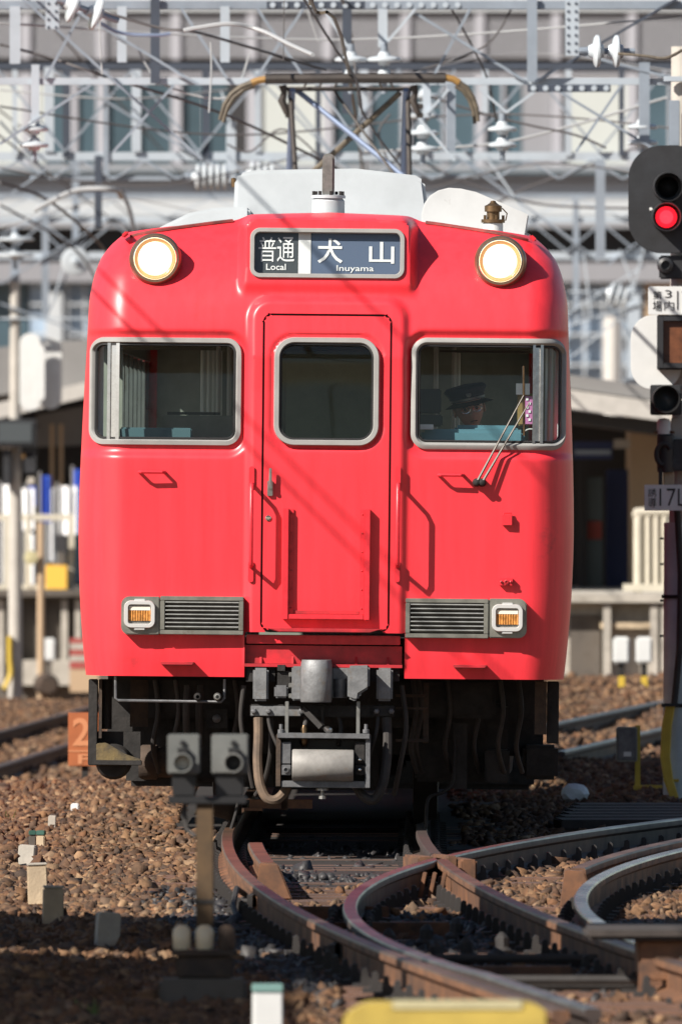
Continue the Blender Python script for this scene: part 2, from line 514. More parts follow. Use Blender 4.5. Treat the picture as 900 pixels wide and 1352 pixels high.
prof_w = hermite([(0.80, 1.318), (0.86, 1.326), (1.05, 1.345), (1.33, 1.364), (1.66, 1.372), (2.1, 1.362), (2.73, 1.334),
                  (2.92, 1.326), (3.05, 1.304), (3.15, 1.270), (3.22, 1.225), (3.28, 1.165), (3.33, 1.10), (3.5, 0.9)])
RY = 0.36
Q_LWIN = TQ(117, 319, 445, 588, 0.085)
Q_RWIN = TQ(543, 748, 447, 593, 0.085)
Q_DOOR = TQ(346.5, 514.5, 415.5, 833, 0.045)
Q_DWIN = TQ(361, 501, 445, 589, 0.115)
Q_SIGN = TQ(330, 534, 301, 367, 0.055)
Q_LREC = TQ(40, 326, 438, 600, 0.11)
Q_RREC = TQ(536, 830, 439, 603, 0.11)
Q_SURR = TQ(325, 537, 391, 905, 0.13)
Q_HOUS = TQ(314, 550, 279, 470, 0.10)
def xc_(z):
    return np.minimum(1.10, prof_w(z) - 0.20)
def Fr(x, z):
    """depth of the train's front skin"""
    x = np.asarray(x, float); z = np.asarray(z, float)
    b = prof_y(z) + 0.018 * np.minimum(np.abs(x) / 1.1, 1) ** 2
    w = prof_w(z); xc = xc_(z)
    t = np.clip((np.abs(x) - xc) / (w - xc), 0, 1)
    b = b + RY * (1 - np.sqrt(np.maximum(0, 1 - t * t)))
    for q in (Q_LREC, Q_RREC):
        b = b + 0.028 * sstep((0.018 - sd_rr(x, z, q)) / 0.045)
    k = sstep((0.012 - sd_rr(x, z, Q_SURR)) / 0.05)
    dplane = np.minimum(b, np.maximum(0.018, 0.055 + 0.16 * (z - 2.85))) - 0.030
    b = b * (1 - k) + dplane * k
    kh = sstep((0.010 - sd_rr(x, z, Q_HOUS)) / 0.055) * sstep((z - 2.93) / 0.10)
    hplane = np.minimum(b, 0.085 + 0.13 * (z - 3.0))
    return b * (1 - kh) + hplane * kh

def snap(X, Z, q, h):
    s = sd_rr(X, Z, q)
    e = 1e-4
    gx = (sd_rr(X + e, Z, q) - s) / e; gz = (sd_rr(X, Z + e, q) - s) / e
    k = np.abs(s) < h
    return np.where(k, X - s * gx, X), np.where(k, Z - s * gz, Z)

def sheet(X, Z, Yf, holes=(), outer=None, thick=0.0, h=0.0056):
    """grid sheet with clean rounded openings; Yf(x, z) gives the depth"""
    for q in list(holes) + ([outer] if outer else []):
        X, Z = snap(X, Z, q, h)
    Y = Yf(X, Z)
    nz, nx = X.shape
    cxm = (X[:-1, :-1] + X[1:, 1:] + X[1:, :-1] + X[:-1, 1:]) / 4
    czm = (Z[:-1, :-1] + Z[1:, 1:] + Z[1:, :-1] + Z[:-1, 1:]) / 4
    keep = np.ones(cxm.shape, bool)
    for q in holes: keep &= sd_rr(cxm, czm, q) > 0
    if outer: keep &= sd_rr(cxm, czm, outer) < 0
    idx = np.arange(nz * nx).reshape(nz, nx)
    a = idx[:-1, :-1][keep]; b = idx[:-1, 1:][keep]; c = idx[1:, 1:][keep]; d = idx[1:, :-1][keep]
    fs = np.stack([a, b, c, d], 1)
    V = np.stack([X.ravel(), Y.ravel(), Z.ravel()], 1)
    used = np.unique(fs); mp = -np.ones(len(V), int); mp[used] = np.arange(len(used))
    V = V[used]; fs = mp[fs]
    mb = MB(); mb.v = [tuple(p) for p in V]; mb.f = [tuple(f) for f in fs.tolist()]
    if thick:
        e = np.concatenate([fs[:, [0, 1]], fs[:, [1, 2]], fs[:, [2, 3]], fs[:, [3, 0]]])
        es = np.sort(e, 1); u, inv, cnt = np.unique(es, axis=0, return_inverse=True, return_counts=True)
        be = e[cnt[inv.ravel()] == 1]
        bv = np.unique(be); m2 = {int(v): len(mb.v) + i for i, v in enumerate(bv)}
        mb.v += [(V[v][0], V[v][1] + thick, V[v][2]) for v in bv]
        mb.f += [(int(i), m2[int(i)], m2[int(j)], int(j)) for i, j in be.tolist()]
    mb.mi = [0] * len(mb.f)
    return mb

def lin(a, b, h):
    return np.linspace(a, b, max(2, int(round((b - a) / h)) + 1))

# ---- body shell: front, corners, sides
HS = 0.011
zb = lin(0.845, 3.40, HS)
xi = lin(-1.10, 1.10, HS)
tc_ = np.sin(np.linspace(0, math.pi / 2, 22))[1:]
nxm = len(xi)
crease_h = hermite([(0.0, 3.402), (0.49, 3.381), (0.74, 3.350), (0.99, 3.310), (1.13, 3.277), (1.3, 3.24)])
def zcrease(x):
    ax = np.abs(x)
    return crease_h(ax) + 0.026 * sstep((0.53 - ax) / 0.10)
rowsX, rowsZ = [], []
for zz in zb:
    z1 = np.full(nxm + 2 * len(tc_), zz)
    xc = float(xc_(zz)); w = float(prof_w(zz))
    s = xi.copy(); k = np.abs(xi) > 0.6
    s[k] = np.sign(xi[k]) * (0.6 + (np.abs(xi[k]) - 0.6) * (xc - 0.6) / 0.5)
    xr = np.concatenate([-(xc + (w - xc) * tc_)[::-1], s, xc + (w - xc) * tc_])
    if zz > 2.95:
        z1 = 2.95 + (zz - 2.95) * (zcrease(xr) - 2.95) / (3.40 - 2.95)
        # keep corner columns on the outline for their own height
        for j in list(range(len(tc_))) + list(range(nxm + len(tc_), nxm + 2 * len(tc_))):
            t = tc_[len(tc_) - 1 - j] if j < len(tc_) else tc_[j - nxm - len(tc_)]
            zl = z1[j]; xc2 = float(xc_(zl)); w2 = float(prof_w(zl))
            xr[j] = math.copysign(xc2 + (w2 - xc2) * t, xr[j])
        kk = np.abs(s) > 0.6
        xs2 = s.copy()
        for j in np.nonzero(kk)[0]:
            zl = z1[j + len(tc_)]; xc2 = float(xc_(zl))
            xs2[j] = math.copysign(0.6 + (abs(xi[j]) - 0.6) * (xc2 - 0.6) / 0.5, xi[j])
        xr[len(tc_):len(tc_) + nxm] = xs2
        z1 = np.where(np.abs(xr) < 9, z1, z1)
    rowsX.append(xr); rowsZ.append(z1)
GX = np.array(rowsX); GZ = np.array(rowsZ)
# front opening below the door: the buffer pocket
Q_POCK = (Q_DOOR[0], 0.80, 0.442, 0.80 - 0.80 + 0.295, 0.01)
fm = sheet(GX, GZ, Fr, holes=[grow(Q_LWIN, -0.012), grow(Q_RWIN, -0.012), grow(Q_DOOR, 0.006), grow(Q_SIGN, -0.010), Q_POCK], thick=0.03)
fm.build('front_body', 'red_paint', train, smooth=32)
# sides and roof of this car
def sides(y0f, y1, parent):
    def strip(sx, z0, z1, ya, yb, name, m, off=0.0):
        mb = MB(); zs = list(lin(z0, z1, 0.08))
        for z in zs:
            w = float(prof_w(z)) - off
            a = float(prof_y(z)) + 0.018 + RY if ya is None else ya
            mb.v += [(sx * w, a, z), (sx * w, yb, z)]
        for i in range(len(zs) - 1):
            mb.f.append((2 * i, 2 * i + 1, 2 * i + 3, 2 * i + 2)); mb.mi.append(0)
        mb.build(name, m, parent, fix=False)
    for sx in (-1, 1):
        strip(sx, 0.845, 1.95, y0f, y1, 'side_wall', 'red_paint')
        strip(sx, 2.66, 3.32, y0f, y1, 'side_wall', 'red_paint')
        y = 0.62 if y0f is None else y0f
        strip(sx, 1.95, 2.66, y0f, y + 0.12, 'window_post', 'red_paint')
        y += 0.12
        while y < y1 - 0.3:
            yn = min(y1, y + (0.75 if y < 1.2 else 1.55))
            strip(sx, 1.95, 2.66, y, yn - 0.25, 'side_window', 'side_glass', 0.02)
            strip(sx, 1.95, 2.66, yn - 0.25, yn, 'window_post', 'red_paint')
            y = yn
sides(None, 18.4, train)
top_x = GX[-1]; top_z = GZ[-1]; top_y = Fr(top_x, top_z)
mb = MB(); n = len(top_x)
for i in range(n):
    x = float(top_x[i]); a = 3.265 + 0.150 * (1 - min(1, abs(x) / 1.12) ** 2)
    mb.v += [(x, float(top_y[i]), float(top_z[i])), (x, max(float(top_y[i]), 0.75) + 0.25, max(a, float(top_z[i]))), (x, 18.4, a)]
for i in range(n - 1):
    for k in range(2):
        mb.f.append((3 * i + k, 3 * i + 3 + k, 3 * i + 4 + k, 3 * i + 1 + k)); mb.mi.append(0)
mb.build('roof', 'roof_grey', train, fix=False)
# dirty rain lip along the crease between forehead and roof
for sx in (-1, 1):
    pts = []
    for x in np.linspace(0.535, 1.10, 22):
        z = float(zcrease(x)) - 0.003
        pts.append((sx * x, float(Fr(x, z)) - 0.012, z))
    MB().tube(pts, 0.011, 6).build('rain_lip', 'roof_rust', train)
    x, z = sx * 1.13, 3.292
    MB().box((x, float(Fr(abs(1.07), 3.26)) + 0.02, z), (0.045, 0.16, 0.022), Matrix.Rotation(sx * R(42), 3, 'Y')).build('gutter_end', 'red_part', train, bevel=0.008)
MB().b2(-1.30, 1.30, 18.36, 18.4, 0.85, 3.3).build('rear_wall', 'red_part', train)
MB().b2(-1.28, 1.28, 0.35, 18.3, 0.86, 0.98).build('underframe', 'grime', train)

def frame_strip(q, w, t, off, name, m, parent, n=10):
    pts = [(x, float(Fr(x, z)) - off, z) for x, z in densify(rrect(*q, n=n))]
    return MB().tube(pts, 0, closed=True, flat=(w, t)).build(name, m, parent, smooth=40)
def densify(pts, h=0.03):
    out = []
    for i, a in enumerate(pts):
        b = pts[(i + 1) % len(pts)]
        k = max(1, int(math.hypot(b[0] - a[0], b[1] - a[1]) / h))
        out += [(a[0] + (b[0] - a[0]) * j / k, a[1] + (b[1] - a[1]) * j / k) for j in range(k)]
    return out

# ---- windscreens
for q, side, pxd in ((Q_LWIN, -1, (141, 157)), (Q_RWIN, 1, (703, 717))):
    ws = link('windscreen', None, train)
    frame_strip(grow(q, -0.017), 0.031, 0.028, 0.010, 'rubber_frame', 'rubber_grey', ws)
    frame_strip(grow(q, -0.040), 0.012, 0.016, 0.002, 'inner_seal', 'rubber_black', ws)
    xd0, zz = T(pxd[0], 520); xd1, _ = T(pxd[1], 520)
    xm = (xd0 + xd1) / 2
    zA, zB = q[1] - q[3] + 0.03, q[1] + q[3] - 0.03
    pl = MB(); 
    for a, b, o in ((xd0, xd0 + 0.26 * (xd1 - xd0), 0.014), (xd0 + 0.26 * (xd1 - xd0), xd0 + 0.72 * (xd1 - xd0), 0.006), (xd0 + 0.72 * (xd1 - xd0), xd1, 0.014)):
        za = [zA + (zB - zA) * i / 10 for i in range(11)]
        for i in range(10):
            v = []
            for z in (za[i], za[i + 1]):
                for x in (a, b):
                    yy = float(Fr(x, z)); v += [(x, yy - o, z), (x, yy + 0.03, z)]
            pl.add(v, [(0, 2, 6, 4), (1, 5, 7, 3), (0, 4, 5, 1), (2, 3, 7, 6)])
    pl.build('pillar', 'steel', ws, smooth=30)
    gq = grow(q, -0.03)
    X, Z = np.meshgrid(lin(q[0] - q[2], q[0] + q[2], 0.02), lin(q[1] - q[3], q[1] + q[3], 0.02))
    for nm, sel in (('main_pane', lambda x: (x > xm) if side < 0 else (x < xm)), ('corner_pane', lambda x: (x < xm) if side < 0 else (x > xm))):
        cols = sel(X[0])
        Xs = X[:, cols].copy(); Zs = Z[:, cols]
        if nm == 'corner_pane':
            c = -1 if side < 0 else 0
        else:
            c = 0 if side < 0 else -1
        Xs[:, c] = xm
        sheet(Xs, Zs, lambda x, z: Fr(x, z) + 0.012, outer=gq, h=0.0105).build(nm, 'cab_glass', ws, fix=False)

# ---- gangway door
door = link('door', None, train)
dy = lambda x, z: Fr(x, z) + 0.004
X, Z = np.meshgrid(lin(Q_DOOR[0] - Q_DOOR[2] - 0.01, Q_DOOR[0] + Q_DOOR[2] + 0.01, HS), lin(Q_DOOR[1] - Q_DOOR[3] - 0.01, Q_DOOR[1] + Q_DOOR[3] + 0.01, HS))
def door_y(x, z):
    return dy(x, z) + 0.012 * sstep((0.022 - np.abs(sd_rr(x, z, grow(Q_DWIN, 0.006)))) / 0.02)
sheet(X, Z, door_y, holes=[grow(Q_DWIN, -0.014)], outer=grow(Q_DOOR, -0.006), thick=0.035).build('door_leaf', 'red_paint', door, smooth=32)
MB().prism(rrect(*grow(Q_DOOR, 0.02), n=6), 0.075, 0.08)  # (door pocket is dark because the cab is)
dw = link('door_window', None, door)
pts = [(x, float(dy(x, z)) - 0.008, z) for x, z in densify(rrect(*grow(Q_DWIN, -0.018), n=10))]
MB().tube(pts, 0, closed=True, flat=(0.032, 0.030)).build('rubber_frame', 'rubber_grey', dw, smooth=40)
pts = [(x, float(dy(x, z)) - 0.002, z) for x, z in densify(rrect(*grow(Q_DWIN, -0.040), n=10))]
MB().tube(pts, 0, closed=True, flat=(0.010, 0.014)).build('inner_seal', 'rubber_black', dw, smooth=40)
X, Z = np.meshgrid(lin(Q_DWIN[0] - Q_DWIN[2], Q_DWIN[0] + Q_DWIN[2], 0.03), lin(Q_DWIN[1] - Q_DWIN[3], Q_DWIN[1] + Q_DWIN[3], 0.03))
sheet(X, Z, lambda x, z: dy(x, z) + 0.014, outer=grow(Q_DWIN, -0.03), h=0.0155).build('pane', 'door_glass', dw, fix=False)
# black seam filling the gap round the door
pts = [(x, float(Fr(x, z)) + 0.022, z) for x, z in densify(rrect(*Q_DOOR, n=6))]
MB().tube(pts, 0, closed=True, flat=(0.022, 0.008)).build('door_seal', 'black', door)
# door handle and lock
hx, hz = T(357, 636); yy = float(dy(hx, hz))
MB().b2(hx - 0.017, hx + 0.013, yy - 0.02, yy + 0.004, hz - 0.078, hz + 0.005).cyl((hx, yy - 0.035, hz - 0.03), (hx, yy - 0.038, hz + 0.075), 0.011, 0.008, 10).cyl((hx, yy, hz - 0.03), (hx, yy - 0.045, hz - 0.03), 0.014, 0.012, 12).build('door_handle', 'steel', door, bevel=0.002)
hx, hz = T(354, 684)
MB().lathe((hx, yy, hz), (0, -1, 0), [(0.016, 0), (0.016, 0.006), (0.008, 0.007), (0.008, 0.002)], 16).build('keyhole', 'chrome', door)
# raised U-shaped plate guides on the door
g = link('plate_guide', None, door)
(xl, zt), (xr, zb_) = T(374, 671), T(488, 818)
for a, b in ((xl, xl + 0.033), (xr - 0.033, xr)):
    MB().b2(a, b, yy - 0.045, yy + 0.004, zb_ - 0.005, zt).build('upright', 'red_part', g, bevel=0.004)
MB().b2(xl + 0.0335, xr - 0.0335, yy - 0.043, yy + 0.004, zb_ - 0.003, zb_ + 0.026).build('bottom_rail', 'red_part', g, bevel=0.004)
for a, b in ((xl + 0.034, xl + 0.058), (xr - 0.058, xr - 0.034)):
    MB().b2(a, b, yy - 0.012, yy + 0.003, zb_ + 0.027, zt - 0.004).build('inner_strip', 'red_part', g)
for k in range(6):
    for x in (xl + 0.046, xr - 0.046):
        z = zb_ + 0.06 + k * (zt - zb_ - 0.09) / 5
        MB().lathe((x, yy - 0.012, z), (0, -1, 0), [(0.006, 0), (0.004, 0.004), (0, 0.005)], 6).build('rivet', 'red_dirty', g)
MB().b2(xl + 0.06, xr - 0.06, yy - 0.008, yy + 0.003, zb_ + 0.028, zb_ + 0.046).build('dirt_strip', 'red_dirty', g)

# ---- destination sign
sg = link('destination_sign', None, train)
ysg = lambda x, z: 0.088 + 0.13 * (np.asarray(z) - 3.0)
pts = [(x, float(ysg(x, z)) - 0.006, z) for x, z in densify(rrect(*grow(Q_SIGN, -0.012), n=8))]
MB().tube(pts, 0, closed=True, flat=(0.026, 0.024)).build('frame', 'rubber_grey', sg, smooth=40)
def sign_panel(px0, px1, m, name, off):
    x0, _ = T(px0, 334); x1, _ = T(px1, 334)
    z0, z1 = Q_SIGN[1] - Q_SIGN[3] + 0.01, Q_SIGN[1] + Q_SIGN[3] - 0.01
    v = []
    for z in (z0, z1):
        for x in (x0, x1):
            v.append((x, float(ysg(x, z)) + off, z))
    MB().add(v, [(0, 1, 3, 2)]).build(name, m, sg, fix=False, smooth=0)
sign_panel(331, 393, 'sign_dark', 'service_panel', 0.030)
sign_panel(393.5, 410, 'sign_white', 'divider_panel', 0.026)
sign_panel(410.5, 533, 'sign_blue', 'destination_panel', 0.030)
def sgt(body, px0, px1, py0, py1, bold):
    (x0, z1), (x1, z0) = T(px0, py0), T(px1, py1)
    text(body, (x0, x1, z0, z1), lambda x, z: float(ysg(x, z)) + 0.026, 'sign_white', sg, bold=bold)
sgt('普', 341, 364, 312, 345, 0.0); sgt('通', 365.5, 388, 312, 345, 0.0)
sgt('Local', 351, 377, 347.5, 356, 0.012)
sgt('犬', 419, 452, 314, 347, 0.015); sgt('山', 487, 520, 318.5, 347.5, 0.012)
sgt('Inuyama', 444, 493, 349.5, 360, 0.006)
v = []
for z in (Q_SIGN[1] - Q_SIGN[3] + 0.008, Q_SIGN[1] + Q_SIGN[3] - 0.008):
    for x in (Q_SIGN[0] - Q_SIGN[2] + 0.008, Q_SIGN[0] + Q_SIGN[2] - 0.008):
        v.append((x, float(ysg(x, z)) + 0.006, z))
MB().add(v, [(0, 1, 3, 2)]).build('sign_pane', 'sign_glass', sg, fix=False, smooth=0)
MB().b2(Q_SIGN[0] - Q_SIGN[2], Q_SIGN[0] + Q_SIGN[2], 0.20, 0.22, Q_SIGN[1] - Q_SIGN[3], Q_SIGN[1] + Q_SIGN[3]).build('backing', 'black', sg)

# ---- headlights
for px, py in ((204.5, 341), (660, 344.5)):
    hl = link('headlight', None, train)
    x, z = T(px, py, 0.1); yb = float(Fr(x, z)); y0 = 0.135
    hax = Vector((-0.03, -1, 0.085)); ln = yb + 0.12 - y0
    MB().lathe(Vector((x, y0, z)) - hax * ln, hax, [(0.146, 0), (0.146, ln - 0.04), (0.142, ln - 0.012), (0.132, ln + 0.006), (0.121, ln + 0.006)], 40, False).build('housing', 'lamp_rim', hl)
    MB().lathe((x, y0, z), (0, -1, 0), [(0.122, -0.01), (0.122, 0.010), (0.117, 0.016), (0.111, 0.008), (0.109, -0.012)], 40, False).build('chrome_ring', 'chrome', hl)
    MB().lathe((x, y0, z), (0, -1, 0), [(0.111, -0.014), (0.103, -0.008), (0.094, 0.0)], 40, False).build('lens_rim', 'lens_warm', hl)
    MB().lathe((x, y0, z), (0, -1, 0), [(0.0945, -0.0005), (0.086, 0.005), (0.078, 0.008)], 40, False).build('lens_edge', 'lens_mid', hl)
    MB().lathe((x, y0, z), (0, -1, 0), [(0.0785, 0.0078), (0.06, 0.012), (0.03, 0.016), (0.0, 0.017)], 40, False).build('lens', 'lens_white', hl)

# ---- marker lamps with louvred vents
for side in (-1, 1):
    lp = link('marker_lamp_panel', None, train)
    if side < 0: (pa, pb, va, vb, y0p, y1p) = (160, 211, 211.5, 321.5, 787.5, 838)
    else: (pa, pb, va, vb, y0p, y1p) = (645, 695, 535, 644.5, 790.5, 842.5)
    qv = TQ(va, vb, y0p, y1p, 0.012); ql = TQ(pa, pb, y0p, y1p, 0.045)
    yv = -0.045
    # lamp plate follows the curved corner, so it is a rounded box reaching back to the skin
    pol = rrect(*ql, n=6)
    if side < 0: pol = [(min(x, ql[0] + ql[2]), z) if x < ql[0] else (ql[0] + ql[2], ql[1] + math.copysign(ql[3], z - ql[1])) for x, z in pol]
    else: pol = [(x, z) if x > ql[0] else (ql[0] - ql[2], ql[1] + math.copysign(ql[3], z - ql[1])) for x, z in pol]
    cl = []
    for p in pol:
        if not cl or math.hypot(p[0] - cl[-1][0], p[1] - cl[-1][1]) > 1e-4: cl.append(p)
    MB().prism(cl, yv, 0.12).build('lamp_plate', 'olive_steel', lp, bevel=0.006)
    (lx, lz) = T(184.5 if side < 0 else 669.5, 811 if side < 0 else 816)
    ring = rrect(lx, lz, 0.074, 0.064, 0.026, n=5)
    MB().tube([(x, yv - 0.012, z) for x, z in ring], 0, closed=True, flat=(0.024, 0.030)).build('lamp_bezel', 'bezel', lp)
    MB().b2(lx - 0.064, lx + 0.064, yv - 0.004, yv + 0.01, lz - 0.052, lz + 0.052).build('lamp_backing', 'steel_dull', lp)
    for k in range(9):
        xx = lx - 0.056 + k * 0.014
        MB().cyl((xx, yv - 0.006, lz - 0.036), (xx, yv - 0.006, lz + 0.030), 0.0075, n=8).build('lens_rib', 'lens_amber', lp)
    MB().b2(lx - 0.058, lx + 0.058, yv - 0.014, yv - 0.004, lz + 0.022, lz + 0.046).build('lens_top', 'lens_clear', lp)
    for dz in (0.075, -0.078):
        MB().b2(lx - 0.03, lx + 0.03, yv - 0.022, yv, lz + dz - 0.010, lz + dz + 0.010).build('hinge', 'bezel', lp, bevel=0.003)
    cx, cz, hw, hh, _ = qv
    for a in ((cx - hw, cx + hw, cz + hh - 0.024, cz + hh), (cx - hw, cx + hw, cz - hh, cz - hh + 0.024), (cx - hw, cx - hw + 0.026, cz - hh + 0.0245, cz + hh - 0.0245), (cx + hw - 0.026, cx + hw, cz - hh + 0.0245, cz + hh - 0.0245)):
        MB().b2(a[0], a[1], yv - 0.004, 0.02, a[2], a[3]).build('vent_frame', 'olive_steel', lp, bevel=0.003)
    MB().b2(cx - hw + 0.02, cx + hw - 0.02, -0.004, 0.004, cz - hh + 0.02, cz + hh - 0.02).build('vent_backing', 'black', lp)
    for k in range(7):
        z = cz + hh - 0.040 - k * (2 * hh - 0.076) / 6
        MB().box((cx, yv + 0.016, z), (2 * hw - 0.054, 0.034, 0.007), Matrix.Rotation(R(-28), 3, 'X')).build('vent_slat', 'steel_dull', lp)

# ---- grab handles, steps, brackets
for px in (332.5, 525.5):
    gr = link('handrail', None, train)
    (x, z1), (_, z0) = T(px, 640), T(px, 746)
    y0 = float(Fr(x, 1.7)); yo = y0 - 0.125
    for pz, dz in ((620, 0.0), (765, 0.0)):
        _, z = T(px, pz + (10 if pz < 700 else -10))
        MB().prism(rrect(x, z, 0.016, 0.060, 0.014, n=4), y0 - 0.014, y0 + 0.006).build('mounting_plate', 'red_part', gr, bevel=0.003)
    MB().tube([(x, y0, z1 + 0.005), (x, yo + 0.02, z1 - 0.004), (x, yo, z1 - 0.03), (x, yo, z0 + 0.06), (x, yo + 0.015, z0 + 0.01), (x, y0, z0 - 0.012)], 0.0115, 10).build('bar', 'red_part', gr)
for (pa, pb, py) in ((184, 217, 623), (579, 611, 627)):
    (xa, z), (xb, _) = T(pa, py), T(pb, py)
    y0 = float(Fr(xa, z))
    MB().tube([(xa, y0 + 0.01, z), (xa, y0 - 0.055, z), (xa + 0.012, y0 - 0.068, z), (xb - 0.012, y0 - 0.068, z), (xb, y0 - 0.055, z), (xb, y0 + 0.01, z)], 0.0095, 8).build('grab_handle', 'red_part', train)
for (pa, pb, py) in ((211, 257, 876), (597, 643, 880)):
    (xa, z), (xb, _) = T(pa, py), T(pb, py)
    y0 = float(Fr(xa, z))
    MB().prism([(xa, z + 0.010), (xb, z + 0.010), (xb - 0.01, z - 0.010), (xa + 0.01, z - 0.010)], y0 - 0.095, y0 + 0.01).build('step', 'red_dirty', train, bevel=0.005)
for (px, py, w, h) in ((669.5, 687, 0.058, 0.060), (668, 768.5, 0.078, 0.044)):
    x, z = T(px, py); y0 = float(Fr(x, z))
    b = MB().b2(x - w / 2, x + w / 2, y0 - 0.034, y0 + 0.01, z - h / 2, z + h / 2).build('bracket', 'red_part', train, bevel=0.004)
    if h > 0.05:
        MB().tube([(x - 0.02, y0 - 0.02, z + 0.03), (x - 0.018, y0 - 0.02, z + 0.042), (x + 0.018, y0 - 0.02, z + 0.042), (x + 0.02, y0 - 0.02, z + 0.03)], 0.005, 6).build('loop', 'red_part', b)
    else:
        for dx, r in ((0, 0.014), (-0.026, 0.008), (0.026, 0.008)):
            MB().lathe((x + dx, y0 - 0.034, z), (0, -1, 0), [(r, 0), (r, 0.008), (r * 0.5, 0.010), (r * 0.5, 0.004)], 10).build('socket', 'red_dirty', b)

# ---- windscreen wiper
wp = link('windscreen_wiper', None, train)
for dx, (px1, py1) in ((0.0, (691, 522)), (0.030, (699, 531))):
    (xa, za), (xb, zb2) = T(629, 637), T(px1, py1)
    xa += dx
    ya, yb = float(Fr(xa, za)) - 0.06, float(Fr(xb, zb2)) - 0.03
    MB().tube([(xa, ya, za), (xa + (xb - xa) * 0.45, (ya + yb) / 2 - 0.01, za + (zb2 - za) * 0.45), (xb, yb, zb2)], [0.008, 0.006, 0.004], 8).build('wiper_arm', 'wiper_grey', wp)
    MB().lathe((xa, float(Fr(xa, za)) + 0.005, za), (0, -1, 0), [(0.024, 0), (0.024, 0.03), (0.016, 0.045), (0.016, 0.08), (0.008, 0.085)], 14).build('pivot', 'grime', wp)
(xa, za), (xb, zb2) = T(691, 483), T(691.5, 575)
MB().tube([(xa, float(Fr(xa, za)) - 0.012, za), (xb, float(Fr(xb, zb2)) - 0.012, zb2)], 0.0075, 6).build('blade', 'rubber_black', wp)
MB().tube([(xa, float(Fr(xa, za)) - 0.024, za), (xb, float(Fr(xb, zb2)) - 0.024, zb2)], 0.005, 6).build('blade_holder', 'brass', wp)

# ---- sill below the door and the buffer pocket
(sx0, sz1), (sx1, _) = T(352, 829), T(505, 829)
dsl = MB().prism([(sx0, sz1), (sx1, sz1), (sx1 - 0.07, sz1 - 0.022), (sx0 + 0.07, sz1 - 0.022)], -0.12, 0.03).build('door_step', 'red_dirty', train, bevel=0.004)
(xa, za), (xb, zb2) = T(322, 838), T(531, 852)
MB().b2(xa + 0.012, xb - 0.012, 0.03, 0.10, zb2, za).build('sill_plate', 'red_part', train, bevel=0.004)
(_, zc2), (_, zd2) = T(430, 853), T(430, 877)
MB().b2(xa + 0.002, xb - 0.002, 0.06, 0.14, zd2, zc2).build('pocket_plate', 'red_dirty', train)
MB().b2(xa, xb, 0.02, 0.30, zd2 - 0.018, zd2 - 0.001).build('pocket_shelf', 'red_dirty', train)
for px in (344, 386, 470, 512):
    x, _ = T(px, 865)
    MB().add([(x - 0.006, 0.088, zc2 - 0.02), (x + 0.006, 0.088, zc2 - 0.02), (x + 0.006, 0.088, zd2), (x - 0.006, 0.088, zd2), (x - 0.006, 0.03, zd2), (x + 0.006, 0.03, zd2)],
             [(0, 1, 2, 3), (3, 2, 5, 4), (0, 4, 5, 1), (0, 3, 4), (1, 5, 2)]).build('gusset', 'red_dirty', train)

# ---- coupler and hoses
def TB(mb, px0, px1, py0, py1, y0, y1):
    (xa, za), (xb, zb2) = T(px0, py0, y0), T(px1, py1, y0)
    return mb.b2(xa, xb, y0, y1, zb2, za)
cp = link('coupler', None, train)
# left buffer post, right buffer post
for pa, pb in ((334, 354), (497, 518)):
    TB(MB(), pa, pb, 882, 926, -0.02, 0.10).build('buffer_post', 'cast_grey', cp, bevel=0.012)
    TB(MB(), pa - 9, pa, 880, 900, 0.05, 0.09).build('bracket', 'grime', cp)
    TB(MB(), pb, pb + 9, 880, 900, 0.05, 0.09).build('bracket', 'grime', cp)
# knuckle (curved head) and guard arm
(ka, kz1), (kb, kz0) = T(398, 871), T(438, 927)
poly = []
for x, y in ((ka - 0.005, 0.10), (ka - 0.003, -0.16), (ka + 0.012, -0.20), (ka + 0.05, -0.225), (ka + 0.10, -0.235), (kb - 0.035, -0.225), (kb - 0.012, -0.20), (kb, -0.15), (kb, 0.10)):
    poly.append((x, y))
kn = MB(); n = len(poly)
for z, s in ((kz0, 0.97), (kz0 + 0.012, 1.0), (kz1 - 0.03, 1.0), (kz1, 0.93)):
    cxk = (ka + kb) / 2
    kn.v += [(cxk + (x - cxk) * s, y * s, z) for x, y in poly]
for k in range(3):
    for i in range(n):
        j = (i + 1) % n
        kn.f.append((k * n + i, k * n + j, (k + 1) * n + j, (k + 1) * n + i)); kn.mi.append(0)
kn.f += [tuple(range(n))[::-1], tuple(range(3 * n, 4 * n))]; kn.mi += [0, 0]
kn.build('knuckle', 'cast_grey', cp, smooth=50)
TB(MB(), 385, 398, 880, 925, -0.10, 0.10).build('knuckle_pin_block', 'cast_grey', cp, bevel=0.008)
for py in (888, 902, 916):
    TB(MB(), 381, 386, py, py + 6, -0.09, -0.02).build('hinge_lug', 'steel_dull', cp, bevel=0.003)
TB(MB(), 438, 460, 882, 922, -0.03, 0.10).build('guard_throat', 'cast_grey', cp, bevel=0.006)
xg, zg = T(449, 907)
MB().cyl((xg, -0.035, zg - 0.06), (xg, -0.035, zg + 0.045), 0.035, n=14).build('throat_pin', 'grey_metal', cp)
(gxa, gz1), (gxb, gz0) = T(459, 879), T(487.5, 925)
MB().prism([(gxa, gz1), (gxb, gz1 + 0.004), (gxb, gz0 + 0.07), (gxb - 0.055, gz0 + 0.035), (gxb - 0.06, gz0), (gxa + 0.035, gz0), (gxa, gz0 + 0.012)], -0.16, 0.10).build('guard_arm', 'cast_grey', cp, bevel=0.012)
TB(MB(), 366, 385, 886, 920, 0.0, 0.08).build('lock_lever_block', 'grime', cp, bevel=0.01)
TB(MB(), 362, 380, 905, 922, -0.05, 0.02).build('lock_lug', 'grey_metal', cp, bevel=0.01)
